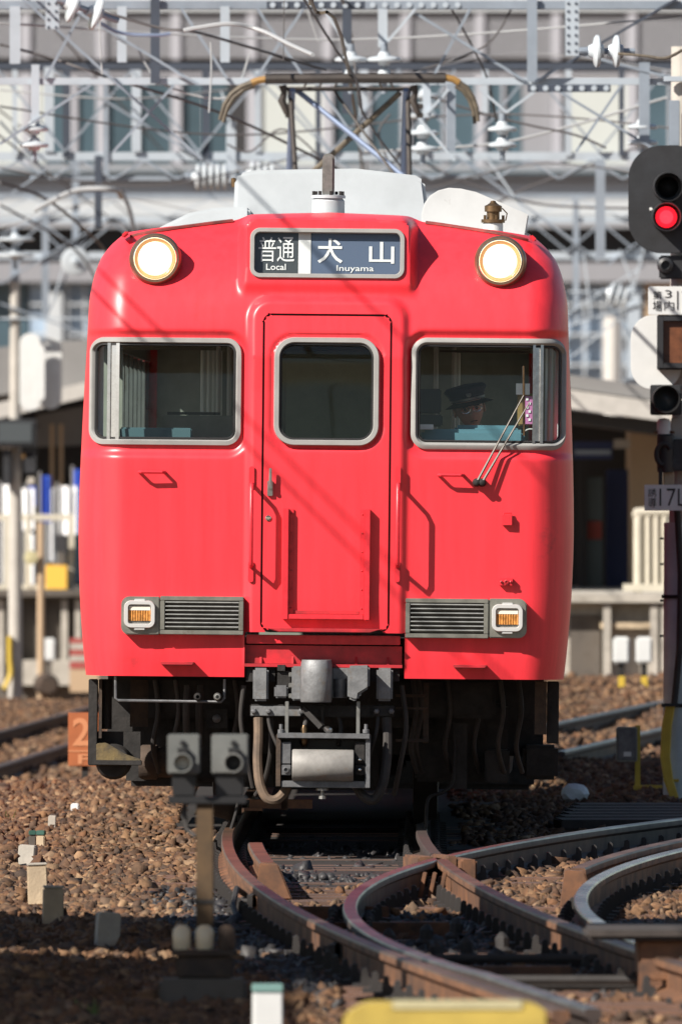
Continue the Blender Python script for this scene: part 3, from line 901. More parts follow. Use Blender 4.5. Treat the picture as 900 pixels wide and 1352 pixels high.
TB(MB(), 366, 376, 878, 886, -0.02, 0.05).build('top_lug', 'grime', cp)
# cross beam behind, with bolted plates
TB(MB(), 330, 521, 930, 948, 0.03, 0.12).build('cross_beam', 'grime', cp, bevel=0.006)
for pa, pb in ((331, 397), (491, 520)):
    TB(MB(), pa, pb, 932, 946, 0.012, 0.03).build('bolt_plate', 'cast_grey' if pa < 400 else 'grime', cp, bevel=0.003)
for px in (335, 354.5, 497, 516.5, 398):
    x, z = T(px, 939.5)
    MB().lathe((x, 0.014, z), (0, -1, 0), [(0.017, 0), (0.017, 0.014), (0.010, 0.022), (0, 0.024)], 6 if px != 398 else 14).build('bolt', 'grey_metal', cp)
(x1, z1), (x2, z2) = T(400, 935), T(424, 960)
MB().bar((x1, -0.02, z1), (x2, -0.05, z2), 0.024, 0.03).build('release_lever', 'grime', cp)
x, z = T(426, 962)
MB().lathe((x + 0.015, -0.06, z), (0.5, -0.8, -0.2), [(0.014, 0), (0.02, 0.02), (0.016, 0.05), (0.006, 0.055)], 10).build('lever_knob', 'steel', cp)
MB().bar(Vector((T(425, 932)[0], 0.0, T(425, 932)[1])), Vector((T(426, 963)[0], 0.0, T(426, 963)[1])), 0.016, 0.016).build('chain_rod', 'grime', cp)
# electric coupler under the knuckle
ec = link('electric_coupler', None, train)
for px, top in ((379, 926), (473, 926)):
    (xa, za), (xb, zb2) = T(px, top), T(px, 970)
    MB().b2(xa - 0.010, xa + 0.010, -0.10, -0.07, zb2, za).build('hanger', 'steel_dull', ec, bevel=0.002)
TB(MB(), 366, 488, 968, 976, -0.16, 0.05).build('top_plate', 'grey_metal', ec, bevel=0.003)
TB(MB(), 364.5, 370.5, 970, 1039, -0.14, 0.06).build('side_plate', 'grime_brown', ec, bevel=0.003)
TB(MB(), 482.5, 488.5, 970, 1041, -0.14, 0.06).build('side_plate', 'grey_metal', ec, bevel=0.003)
TB(MB(), 371, 482, 1031, 1041, -0.13, 0.06).build('bottom_plate', 'grey_metal', ec, bevel=0.004)
TB(MB(), 371, 482, 977, 1030, 0.02, 0.05).build('back_plate', 'black', ec)
(dxa, dz1), (dxb, dz0) = T(386, 989), T(466.5, 1032)
cz = (dz1 + dz0) / 2; rr0 = (dz1 - dz0) / 2
MB().lathe((dxa, -0.115, cz), (1, 0, 0), [(rr0 * 0.96, 0), (rr0, 0.006), (rr0, dxb - dxa - 0.006), (rr0 * 0.96, dxb - dxa)], 28).build('cover_drum', 'tank_grey', ec)
for pa, pb, m in ((371, 384, 'grey_metal'), (468.5, 481.5, 'grime')):
    TB(MB(), pa, pb, 980, 1009, -0.13, -0.02).build('contact_block', m, ec, bevel=0.004)
    TB(MB(), pa, pb, 1010, 1024, -0.135, -0.02).build('contact_block', m, ec, bevel=0.004)
x, z = T(377.5, 1016)
MB().lathe((x, -0.135, z), (0, -1, 0), [(0.017, 0), (0.017, 0.012), (0.010, 0.013), (0.010, 0.002)], 14).build('socket', 'grey_metal', ec)
for py in (1003, 1016):
    x, z = T(475, py)
    MB().lathe((x, -0.13, z), (0, -1, 0), [(0.013, 0), (0.013, 0.02), (0.007, 0.035), (0.0, 0.037)], 12).build('contact_stud', 'chrome', ec)
for px in (371, 483):
    x, z = T(px, 968)
    MB().lathe((x, -0.10, z), (0, 0, 1), [(0.018, 0), (0.018, 0.02), (0.010, 0.022), (0.010, 0.05)], 10).build('stud_bolt', 'grey_metal', ec)
x, z = T(425.5, 1041)
MB().lathe((x, -0.08, z), (0, 0, -1), [(0.035, 0), (0.035, 0.012), (0.010, 0.013), (0.010, 0.04), (0.020, 0.041), (0.020, 0.058)], 8).build('drain_bolt', 'steel_dull', ec)
def hose(pts, m, nm='air_hose', r=0.027):
    q = [Vector((*[T(a, b, y)[0]], y, T(a, b, y)[1])) for a, b, y in pts]
    # smooth the path
    out = []
    for i in range(len(q) - 1):
        p0, p1, p2, p3 = q[max(i - 1, 0)], q[i], q[i + 1], q[min(i + 2, len(q) - 1)]
        for k in range(6):
            t = k / 6
            out.append(0.5 * ((2 * p1) + (p2 - p0) * t + (2 * p0 - 5 * p1 + 4 * p2 - p3) * t * t + (3 * p1 - p0 - 3 * p2 + p3) * t ** 3))
    out.append(q[-1])
    return MB().tube(out, r, 10).build(nm, m, train)
hose([(341, 948, 0.02), (341, 975, 0.0), (340, 1005, -0.02), (343, 1035, -0.04), (352, 1054, -0.05), (365, 1056, -0.05), (377, 1043, -0.03), (384, 1020, 0.03)], 'hose')
hose([(510, 948, 0.04), (511, 975, 0.02), (510, 1005, 0.0), (505, 1036, -0.02), (494, 1056, -0.02), (480, 1052, -0.02), (470, 1038, 0.02)], 'hose_dark')
for pts_, r_ in ((((352, 930, 0.06), (356, 960, 0.02), (366, 985, 0.0), (372, 1000, 0.04)), 0.010), (((500, 930, 0.06), (497, 965, 0.0), (490, 990, 0.02), (486, 1010, 0.06)), 0.010),
                 (((357, 948, 0.1), (358, 990, 0.1), (350, 1030, 0.2), (338, 1050, 0.3)), 0.016), (((405, 945, 0.06), (402, 962, 0.03), (400, 985, 0.0)), 0.014), (((446, 945, 0.06), (450, 962, 0.03), (446, 985, 0.0)), 0.012),
                 (((322, 905, 0.1), (318, 950, 0.12), (326, 1000, 0.15), (334, 1040, 0.2)), 0.014), (((530, 905, 0.12), (536, 960, 0.12), (528, 1010, 0.15), (520, 1050, 0.25)), 0.014)):
    hose(pts_, 'hose_dark', 'jumper_cable', r_)
x, z = T(401, 972, -0.02)
MB().lathe((x, -0.02, z + 0.06), (0, 0, -1), [(0.012, 0), (0.020, 0.02), (0.014, 0.05), (0.022, 0.07), (0.022, 0.10), (0.010, 0.12)], 10).build('air_cock', 'brass', cp)
# lower brake rigging behind
ug = link('brake_rigging', None, train)
TB(MB(), 329, 371, 1056, 1068, 1.0, 1.1).build('beam', 'clip_rust', ug)
TB(MB(), 380, 412, 1056, 1068, 1.0, 1.1).build('beam', 'clip_rust', ug)
TB(MB(), 322, 346, 1067, 1071, 0.95, 1.05).build('flange', 'clip_rust', ug)
TB(MB(), 370, 380, 1044, 1070, 1.05, 1.12).build('hanger', 'grime_brown', ug)

# ---- bogie, wheels, life guards and undergear
bo = link('front_bogie', None, train)
for sx in (-1, 1):
    for ya in (2.15, 4.25):
        MB().lathe((sx * 0.56 + sx * 0.065, ya, 0.43), (-sx, 0, 0), [(0.05, -0.02), (0.40, -0.005), (0.40, 0.0), (0.415, 0.06), (0.43, 0.10), (0.43, 0.13), (0.05, 0.135)], 36).build('wheel', 'grime', bo)
    MB().prism([(sx * 0.86, 0.42), (sx * 0.98, 0.42), (sx * 0.98, 0.66), (sx * 0.86, 0.66)], 1.5, 4.9).build('side_frame', 'grime', bo, bevel=0.02)
    for ya in (2.15, 4.25):
        MB().lathe((sx * 0.80, ya, 0.43), (sx, 0, 0), [(0.15, 0), (0.17, 0.05), (0.17, 0.22), (0.12, 0.25), (0, 0.26)], 20).build('axle_box', 'grime_brown', bo)
        MB().lathe((sx * 0.92, ya + 0.32, 0.50), (0, 0, 1), [(0.10, 0), (0.10, 0.22)], 14).build('spring', 'grime', bo)
for ya in (2.15, 4.25):
    MB().cyl((-0.9, ya, 0.43), (0.9, ya, 0.43), 0.075, n=16).build('axle', 'grime', bo)
MB().b2(-0.95, 0.95, 3.0, 3.4, 0.5, 0.75).build('bolster', 'grime', bo)
MB().b2(-0.45, 0.45, 1.75, 2.9, 0.28, 0.70).build('traction_motor', 'grime', bo, bevel=0.05)
MB().b2(-1.2, 1.2, 1.2, 1.3, 0.60, 0.90).build('brake_beam', 'grime', bo)
# left foot of the car: step ladder plate, tube and guard
lg = link('corner_undergear', None, train)
TB(MB(), 117, 128, 897, 1011, 0.45, 0.60).build('side_rail', 'grime', lg, bevel=0.004)
TB(MB(), 130.5, 134, 897, 975, 0.46, 0.50).build('slim_strap', 'grime_brown', lg)
(x, z1), (_, z0) = T(140, 897, 0.5), T(140, 963, 0.5)
MB().cyl((x, 0.55, z0), (x, 0.55, z1), 0.033, n=18).build('drain_tube', 'grime', lg)
TB(MB(), 128.5, 185, 966, 1009, 0.56, 0.62).build('back_panel', 'grime', lg)
pts = [T(127, 982, 0.4), T(140, 981, 0.4), (T(165, 996, 0.4)), (T(186, 1003, 0.4)), (T(186, 1011, 0.4)), (T(127, 1011, 0.4))]
MB().prism(pts, 0.40, 0.46).build('gusset_plate', 'grime_olive', lg, bevel=0.004)
TB(MB(), 124, 187, 1004, 1011, 0.36, 0.46).build('foot_plate', 'grime', lg, bevel=0.003)
x, z = T(150, 1006, 0.5)
MB().lathe((x, 0.46, z), (0, 1, 0), [(0.085, 0), (0.10, 0.03), (0.10, 0.2), (0.07, 0.24)], 22).build('round_guard', 'grime', lg)
x, z = T(209, 1007, 0.9)
MB().lathe((T(183, 1007, 0.9)[0], 0.95, z), (1, 0, 0), [(0.085, 0), (0.098, 0.02), (0.098, 0.10), (0.085, 0.11), (0.085, 0.20), (0.095, 0.21), (0.095, 0.30)], 22).build('brake_cylinder', 'grime_brown', lg)
TB(MB(), 190, 250, 1018, 1034, 1.0, 1.25).build('brake_block', 'grime', lg, bevel=0.01)
TB(MB(), 172, 195, 898, 960, 0.75, 0.80).build('bracket_plate', 'grime_brown', lg)
# U shaped coupling rod hanging under the skirt
q = [(T(a, b, 0.1)[0], 0.1, T(a, b, 0.1)[1]) for a, b in ((152.5, 893), (152.5, 922), (156, 925), (292, 927), (296, 922), (296.5, 897))]
MB().tube(q, 0.008, 8).build('hanging_rod', 'grey_metal', train)
for px, py, m in ((287, 920, 'steel_dull'), (261, 920, 'grime')):
    x, z = T(px, py, 0.1)
    MB().lathe((x, 0.16, z), (0, -1, 0), [(0.022, 0), (0.022, 0.1), (0.016, 0.12), (0.010, 0.121), (0.010, 0.09)], 14).build('pipe_end', m, train)
for px, y in ((248, 0.35), (265, 0.4)):
    hose([(px, 905, y), (px - 2, 940, y), (px - 1, 985, y + 0.1)], 'hose_dark', 'brake_pipe', 0.02)
x, z = T(286, 949, 0.5)
TB(MB(), 272, 300, 936, 962, 0.5, 0.55).build('junction_plate', 'grime', train)
MB().lathe((x, 0.5, z), (0, -1, 0), [(0.024, 0), (0.024, 0.012), (0.013, 0.02), (0, 0.022)], 10).build('junction_nut', 'grey_metal', train)
# right hand undergear: frame, bracket and sand pipe
rg = link('corner_undergear', None, train)
TB(MB(), 722, 737, 900, 982, 0.50, 0.60).build('side_rail', 'grime', rg, bevel=0.004)
TB(MB(), 706, 721, 900, 970, 0.44, 0.50).build('slim_strap', 'grime_brown', rg)
TB(MB(), 690, 736, 984, 1030, 1.2, 1.5).build('axle_guard', 'grime', rg, bevel=0.02)
fr = link('step_frame', None, train)
for pa, pb, pc, pd in ((522, 564, 917, 921), (522, 564, 934, 937), (522, 566, 976, 980)):
    TB(MB(), pa, pb, pc, pd, 0.3, 0.36).build('rung', 'grime_brown', fr)
TB(MB(), 559, 565.5, 902, 981, 0.37, 0.40).build('upright', 'grime_brown', fr)
TB(MB(), 598, 616, 955, 1042, 0.7, 0.78).build('hanger_plate', 'grime', train)
hose([(600, 975, 0.7), (598, 1030, 0.68), (585, 1046, 0.66), (568, 1052, 0.64), (563, 1065, 0.62), (562, 1100, 0.62)], 'grime', 'sand_pipe', 0.010)
hose([(316, 1000, 0.62), (314, 1060, 0.62), (304, 1098, 0.62)], 'grime', 'sand_pipe', 0.010)
TB(MB(), 640, 672, 990, 1034, 0.8, 1.1).build('sand_box', 'grime', train, bevel=0.01)
TB(MB(), 575, 640, 945, 975, 0.9, 1.2).build('equipment_box', 'grime', train, bevel=0.01)
for nm_, a_ in (('cable_trough', (-0.95, 0.95, 0.62, 0.70, 0.62, 0.84)), ('brake_unit', (0.50, 1.02, 0.95, 1.35, 0.26, 0.70)), ('brake_unit', (-0.86, -0.52, 1.3, 1.6, 0.24, 0.60)), ('gear_case', (-0.30, 0.32, 1.45, 1.74, 0.20, 0.62)), ('air_tank', (-0.40, 0.46, 0.75, 1.15, 0.56, 0.82)), ('end_beam', (-1.22, 1.22, 1.40, 1.46, 0.40, 0.86))):
    MB().b2(*a_).build(nm_, 'grime', train, bevel=0.02)  # bulky undergear added to fill the underframe and keep it black
for px, y in ((545, 0.5), (552, 0.55), (590, 0.6), (628, 0.7), (660, 0.6), (684, 0.65), (232, 0.5), (205, 0.6), (310, 0.45)):
    hose([(px, 898, y), (px + 4, 940, y), (px - 3, 985, y + 0.05), (px + 5, 1020, y + 0.2)], 'hose_dark', 'brake_pipe', 0.014)
for k, ya in enumerate((6.5, 9.5, 12.3)):
    MB().b2(-1.2, 1.2, ya, ya + 2.2, 0.12, 0.84).build('underfloor_filler', 'grime', train, bevel=0.03)  # boxes added to block light and keep the underside black

# ---- roof equipment
ac = link('air_conditioner', None, train)
pol = [T(a, b, 3.0) for a, b in ((307, 300), (310, 236), (316, 228), (340, 224), (470, 222), (548, 231), (560, 238), (568, 300))]
mbx = MB().prism(pol, 3.0, 6.2)
mbx.build('casing', 'white_roof', ac, bevel=0.02)
x, z = T(307.5, 246, 3.0)
MB().lathe((x, 3.2, z), (0, 0, 1), [(0.01, 0), (0.014, 0.02), (0.014, 0.05), (0.0, 0.055)], 8).build('lifting_eye', 'brass', ac)
pol = [T(a, b, 2.4) for a, b in ((203, 306), (212, 299), (249, 281), (281, 274), (306, 273), (330, 273), (330, 306))]
MB().prism(pol, 2.4, 4.6).build('roof_vent', 'white_roof', train, bevel=0.02)
pol = []
for a, b in ((556, 306), (556, 282), (560, 268), (567, 258), (578, 251), (592, 247.5), (608, 248.5), (628, 253), (698, 283), (693, 312)):
    pol.append(T(a, b, 1.3))
MB().prism(pol, 1.3, 1.62).build('roof_fairing', 'fairing_white', train, bevel=0.006)
an = link('antenna', None, train)
x, z = T(433, 277, 0.9)
MB().lathe((x, 0.9, z - 0.06), (0, 0, 1), [(0.092, 0), (0.092, 0.11), (0.080, 0.125), (0.096, 0.126), (0.096, 0.142), (0.05, 0.146)], 24).build('base', 'white_roof', an)
for k in range(8):
    a = k * math.pi / 4 + 0.2
    MB().cyl((x + 0.082 * math.cos(a), 0.9 + 0.082 * math.sin(a), z + 0.075), (x + 0.082 * math.cos(a), 0.9 + 0.082 * math.sin(a), z + 0.105), 0.009, n=6).build('bolt', 'grime', an)
MB().prism(rrect(x, z + 0.19, 0.034, 0.125, 0.030, n=5), 0.86, 0.94).build('blade', 'steel_dull', an, bevel=0.012)
wh = link('air_whistle', None, train)
x, z = T(650.5, 305, 0.7)
MB().lathe((x, 0.75, z - 0.04), (0, 0, 1), [(0.056, 0), (0.056, 0.085), (0.048, 0.09)], 20).build('base', 'white_paint', wh)
MB().lathe((x, 0.75, z + 0.048), (0, 0, 1), [(0.066, 0), (0.066, 0.018), (0.036, 0.020), (0.036, 0.06), (0.048, 0.062), (0.048, 0.094), (0.034, 0.10), (0.020, 0.11), (0.012, 0.122), (0, 0.124)], 20).build('bell', 'brass', wh)
for k in range(5):
    a = k * 1.256
    MB().cyl((x + 0.056 * math.cos(a), 0.75 + 0.056 * math.sin(a), z + 0.064), (x + 0.056 * math.cos(a), 0.75 + 0.056 * math.sin(a), z + 0.09), 0.008, n=6).build('bolt', 'brass', wh)
MB().tube([(x + 0.05, 0.72, z + 0.13), (x + 0.078, 0.72, z + 0.10), (x + 0.07, 0.72, z + 0.06)], 0.004, 5).build('chain', 'brass', wh)

# ---- cab interior
cb = link('cab', None, train)
MB().b2(-1.28, 1.28, 0.62, 18.0, 1.02, 1.06).build('floor', 'cab_dark', cb)
MB().b2(-1.26, 1.26, 0.62, 18.0, 2.86, 2.9).build('ceiling', 'cab_wall', cb)
# partition wall behind the crew with window openings onto the saloon
YP = 1.75
def pw(x0, x1, z0, z1, m='cab_wall'):
    MB().b2(x0, x1, YP, YP + 0.05, z0, z1).build('partition_panel', m, cb)
pw(-1.28, 1.28, 1.06, 1.95); pw(-1.28, 1.28, 2.66, 2.86)
for a, b in ((-1.28, -1.16), (-0.60, -0.50), (-0.30, -0.24), (0.24, 0.34), (0.56, 0.62), (1.20, 1.28)):
    pw(a, b, 1.951, 2.659)
for x in (-0.62, -0.56, -0.46, 0.60, 0.70):
    MB().cyl((x, YP - 0.05, 1.06), (x, YP - 0.05, 2.8), 0.013, n=8).build('grab_pole', 'cab_post', cb)
# saloon behind: light posts, seats and end wall
MB().b2(-1.2, 1.2, 16.9, 17.0, 1.06, 2.86).build('end_wall', 'cab_wall', cb)
for k in range(6):
    for x in (-0.72, 0.72):
        MB().cyl((x, 3 + k * 2.4, 1.06), (x, 3 + k * 2.4, 2.86), 0.018, n=8).build('saloon_pole', 'cab_post', cb)
for x in (-0.98, 0.98):
    MB().b2(x - 0.24, x + 0.24, 2.2, 16, 1.4, 1.52).build('bench_seat', 'cab_teal', cb, bevel=0.03)
for sx in (-1, 1):
    MB().b2(sx * 1.28, sx * 1.30, 0.6, 18, 1.06, 1.94).build('lining', 'cab_lining', cb)
    MB().b2(sx * 1.26, sx * 1.28, 0.7, 18, 2.68, 2.86).build('lining', 'cab_lining', cb)
    for k in range(11):
        MB().b2(sx * 1.275, sx * 1.305, 2.76 + k * 1.55 - 0.0, 3.06 + k * 1.55, 1.941, 2.679).build('lining_post', 'cab_lining', cb)
    MB().b2(sx * 1.255, sx * 1.30, 0.50, 0.78, 1.06, 2.86).build('corner_post', 'cab_blind', cb)
    MB().b2(sx * 1.275, sx * 1.305, 1.2, 1.52, 1.941, 2.679).build('lining_post', 'cab_lining', cb)
# left window: desk, seat back box, blind
def IB(px0, px1, py0, py1, y0, y1, m, nm, bev=0.008):
    (xa, za), (xb, zb2) = T(px0, py0, y0), T(px1, py1, y0)
    return MB().b2(xa, xb, y0, y1, zb2, za).build(nm, m, cb, bevel=bev)
IB(158, 253, 564, 600, 0.30, 0.55, 'cab_slate', 'assistant_desk')
IB(214, 308, 548, 600, 0.85, 1.10, 'cab_wall', 'equipment_cabinet')
IB(219, 292, 543.5, 548, 0.84, 1.1, 'cab_dark', 'cabinet_lip')
IB(126.5, 136, 452, 582, 0.42, 0.44, 'cab_blind', 'side_blind', 0.003)
IB(720, 738, 456, 586, 0.42, 0.44, 'cab_blind', 'side_blind', 0.003)
for px_ in (723, 730):
    IB(px_, px_ + 1.2, 456, 586, 0.408, 0.418, 'cab_wall', 'blind_seam', 0)
# door zone: dark fittings behind the gangway window
IB(352, 372, 440, 600, 1.2, 1.3, 'cab_dark', 'gangway_post')
# right window: dashboard, dark instrument box, document holder
IB(556, 692, 566, 604, 0.20, 0.50, 'cab_teal', 'dashboard', 0.02)
(xa, za), (xb, zb2) = T(600, 561, 0.42), T(683, 566, 0.42)
MB().b2(xa, xb, 0.30, 0.55, zb2 - 0.02, za).build('dashboard_hood', 'cab_teal', cb, bevel=0.015)
IB(548, 582, 513, 546, 0.55, 0.8, 'cab_dark', 'instrument_box')
IB(548, 584, 547, 563, 0.45, 0.7, 'cab_dark', 'instrument_box')
IB(552, 572, 560, 567, 0.15, 0.2, 'paper', 'paper_slip', 0.002)
IB(683, 705, 519, 562, 0.32, 0.36, 'leather', 'document_holder')
IB(693, 703, 523, 560, 0.305, 0.318, 'card_purple', 'duty_card', 0.001)
IB(681, 699, 506, 521, 0.29, 0.31, 'paper', 'timetable_card', 0.001)
for k in range(6):
    (x, z) = T(695.5 + (k % 2) * 3.2, 527 + k * 5.4, 0.30)
    MB().b2(x - 0.006, x + 0.007, 0.300, 0.303, z - 0.007, z + 0.007).build('card_print', 'paper', cb)
x, z = T(700, 577, 0.3)
MB().tube([(x + 0.045 * math.cos(t), 0.3, z + 0.045 * math.sin(t)) for t in np.linspace(0, 6.0, 22)], 0.004, 6).build('brake_gauge_rim', 'cab_post', cb)
IB(580, 700, 462, 466, 0.6, 0.62, 'cab_dark', 'sun_visor_rod', 0.001)

# ---- driver (a separate person sitting in the cab)
def R3(ax, deg): return Matrix.Rotation(R(deg), 3, ax)
hx, hz = T(621, 549, 0.85)
hy = 0.85
me = bpy.data.meshes.new('person')
sk = [(0, 0.05, -0.78, 0.15), (0, 0.05, -0.55, 0.145), (0, 0.03, -0.34, 0.155), (0, 0.02, -0.20, 0.10), (0, 0.01, -0.10, 0.055), (0, 0, -0.03, 0.062),
      (-0.17, 0.03, -0.24, 0.068), (-0.25, -0.02, -0.50, 0.048), (-0.16, -0.24, -0.56, 0.036), (-0.13, -0.33, -0.55, 0.034),
      (0.17, 0.03, -0.24, 0.068), (0.25, -0.02, -0.50, 0.048), (0.16, -0.24, -0.56, 0.036), (0.13, -0.33, -0.55, 0.034),
      (-0.10, -0.35, -0.80, 0.085), (-0.10, -0.38, -1.12, 0.055), (-0.10, -0.48, -1.20, 0.042),
      (0.10, -0.35, -0.80, 0.085), (0.10, -0.38, -1.12, 0.055), (0.10, -0.48, -1.20, 0.042)]
ed = [(0, 1), (1, 2), (2, 3), (3, 4), (4, 5), (2, 6), (6, 7), (7, 8), (8, 9), (2, 10), (10, 11), (11, 12), (12, 13), (0, 14), (14, 15), (15, 16), (0, 17), (17, 18), (18, 19)]
nb = len(sk)
for sx, base in ((-1, 9), (1, 13)):
    bx, by, bz, _ = sk[base]
    for k in range(4):
        o = len(sk); fx = bx + sx * (0.024 - 0.016 * k)
        sk += [(fx, by - 0.045, bz + 0.004, 0.010), (fx, by - 0.075, bz - 0.010 - 0.004 * (k % 2), 0.009), (fx, by - 0.085, bz - 0.032, 0.008)]
        ed += [(base, o), (o, o + 1), (o + 1, o + 2)]
    o = len(sk)
    sk += [(bx - sx * 0.04, by - 0.01, bz, 0.011), (bx - sx * 0.055, by - 0.04, bz - 0.01, 0.010)]
    ed += [(base, o), (o, o + 1)]
me.from_pydata([(a, b, c) for a, b, c, _ in sk], ed, [])
po = bpy.data.objects.new('person', me); COL.objects.link(po)
md = po.modifiers.new('skin', 'SKIN')
for i, s in enumerate(me.skin_vertices[0].data):
    r = sk[i][3]; s.radius = (r * (1.25 if i in (0, 1, 2) else 1), r * (0.85 if i in (0, 1, 2) else 1)); s.use_root = (i == 0)
po.modifiers.new('sub', 'SUBSURF').levels = 1
bpy.context.view_layer.update()
me2 = bpy.data.meshes.new_from_object(po.evaluated_get(bpy.context.evaluated_depsgraph_get()))
bpy.data.objects.remove(po)
bm = bmesh.new(); bm.from_mesh(me2)
for f in bm.faces:
    c = f.calc_center_median()
    f.material_index = 1 if (c.z > -0.13 and abs(c.x) < 0.1) or (c.y < -0.27 and c.z > -0.66) else 0
    f.smooth = True
# head, with brow, nose, mouth, ears, all on the same mesh
n1, n2 = 28, 22
gridv = []
for i in range(n2 + 1):
    ph = math.pi * i / n2
    row = []
    for j in range(n1):
        th = 2 * math.pi * j / n1
        dx, dyy, dz = math.sin(ph) * math.cos(th), math.sin(ph) * math.sin(th), math.cos(ph)
        sx_, sy_, sz_ = 0.078, 0.096, 0.118
        if dz < 0: sx_ *= 1 - 0.28 * (-dz) ** 1.5
        x, y, z = dx * sx_, dyy * sy_, dz * sz_
        if dyy < 0:
            fz = z
            y += 0.010 * math.exp(-((x / 0.05) ** 2 + ((fz - 0.004) / 0.018) ** 2))       # eye sockets
            y -= 0.024 * math.exp(-((x / 0.013) ** 2 + ((fz + 0.028) / 0.020) ** 2))      # nose
            y -= 0.006 * math.exp(-((x / 0.024) ** 2 + ((fz + 0.064) / 0.008) ** 2))      # lips
            y -= 0.008 * math.exp(-((x / 0.025) ** 2 + ((fz + 0.100) / 0.016) ** 2))      # chin
        row.append(bm.verts.new((x, y - 0.012, z + 0.045)))
    gridv.append(row)
for i in range(n2):
    for j in range(n1):
        k = (j + 1) % n1
        try:
            f = bm.faces.new((gridv[i][j], gridv[i + 1][j], gridv[i + 1][k], gridv[i][k])); f.material_index = 1; f.smooth = True
        except ValueError: pass
bmesh.ops.remove_doubles(bm, verts=bm.verts, dist=1e-5)
bmesh.ops.recalc_face_normals(bm, faces=bm.faces)
while len(me2.materials) < 2: me2.materials.append(MATS['uniform' if len(me2.materials) == 0 else 'skin'])
bm.to_mesh(me2); bm.free()
hw_ = train.matrix_basis @ Vector((hx, hy, hz))
per = link('person', me2, None, hw_, 'train driver in dark peaked cap and glasses seated behind the right windscreen', 'person')
per.rotation_euler = (R(4), R(-12), R(6))
for sx in (-1, 1):
    MB().lathe((sx * 0.076, 0.0, 0.035), (sx, 0, 0), [(0.012, -0.01), (0.026, 0.0), (0.030, 0.008), (0.024, 0.014), (0.012, 0.010)], 12).build('ear', 'skin', per)
    MB().lathe((sx * 0.031, -0.094, 0.047), (0, -1, 0), [(0.010, 0), (0.006, 0.004), (0, 0.005)], 10).build('eye', 'hair', per)
    MB().box((sx * 0.031, -0.103, 0.064), (0.034, 0.008, 0.007), R3('Y', sx * 6)).build('eyebrow', 'hair', per)
    MB().tube([(sx * 0.033 + 0.024 * math.cos(t), -0.116, 0.045 + 0.017 * math.sin(t)) for t in np.linspace(0, 2 * math.pi, 18)[:-1]], 0.0016, 5, closed=True).build('glasses_rim', 'chrome', per)
MB().box((0, -0.110, -0.022), (0.040, 0.006, 0.005)).build('mouth', 'hair', per)
MB().lathe((0, 0.014, 0.02), (0, 0.15, 1), [(0.079, 0.02), (0.085, 0.05), (0.086, 0.09)], 20, False).build('hair', 'hair', per)
cap = link('cap', None, per)
MB().lathe((0, -0.005, 0.088), (0, 0.05, 1), [(0.098, 0), (0.100, 0.030), (0.104, 0.034), (0.118, 0.058), (0.121, 0.068), (0.104, 0.084), (0.0, 0.094)], 28).build('crown', 'uniform', cap)
MB().lathe((0, -0.005, 0.091), (0, 0.05, 1), [(0.1005, 0), (0.1015, 0.012), (0.1005, 0.013)], 28, False).build('band', 'steel_dull', cap)
vz = MB()
for i in range(13):
    a = R(200 + 140 * i / 12)
    for r, dz in ((0.096, 0.0), (0.150, -0.020)):
        vz.v.append((r * math.cos(a), -0.005 + r * math.sin(a), 0.088 + dz))
for i in range(12):
    vz.f.append((2 * i, 2 * i + 1, 2 * i + 3, 2 * i + 2)); vz.mi.append(0)
vv = vz.build('visor', 'black', cap, fix=False)
MB().lathe((0, -0.108, 0.128), (0, -1, 0.3), [(0.016, 0), (0.014, 0.005), (0.006, 0.007), (0, 0.007)], 14).build('badge', 'steel_dull', cap)
bpy.context.view_layer.update()

# ================================================================ SECOND CAR AND PANTOGRAPH
car2 = thing('train_car', 'rear red train car carrying the pantograph, almost hidden behind the front car', 'train', (X0, 0, 0))
car2.rotation_euler = (0, ROLL, -YAW)
sides(19.0, 37.4, car2)
mb = MB()
prof = [(-1.12, 3.31)] + [(x, 3.31 + 0.10 * (1 - (x / 1.12) ** 2)) for x in np.linspace(-1.0, 1.0, 11)] + [(1.12, 3.31)]
mb.prism(prof + [(1.12, 3.2), (-1.12, 3.2)], 19.0, 37.4).build('roof', 'roof_grey', car2)
MB().b2(-1.32, 1.32, 19.0, 19.05, 0.86, 3.25).build('end_wall', 'red_part', car2)
for ya in (21.5, 23.6, 33.0, 35.1):
    for sx in (-1, 1):
        MB().lathe((sx * 0.62, ya, 0.43), (-sx, 0, 0), [(0.05, -0.02), (0.40, 0.0), (0.43, 0.10), (0.43, 0.13), (0.05, 0.135)], 24).build('wheel', 'grime', car2)
for a, b in ((24.4, 27), (27.4, 30), (30.2, 32)):
    MB().b2(-1.2, 1.2, a, b, 0.12, 0.84).build('underfloor_filler', 'grime', car2)  # same light-blocking fill under the rear car
pg = link('pantograph', None, car2)
PY = 30.0
def V(px, py, y=0.0):
    x, z = T(px, py, PY + y); return Vector((x, PY + y, z))
def pbar(a, b, r, m, nm, ya=0, yb=0):
    return MB().cyl(V(*a, ya), V(*b, yb), r, n=8).build(nm, m, pg)
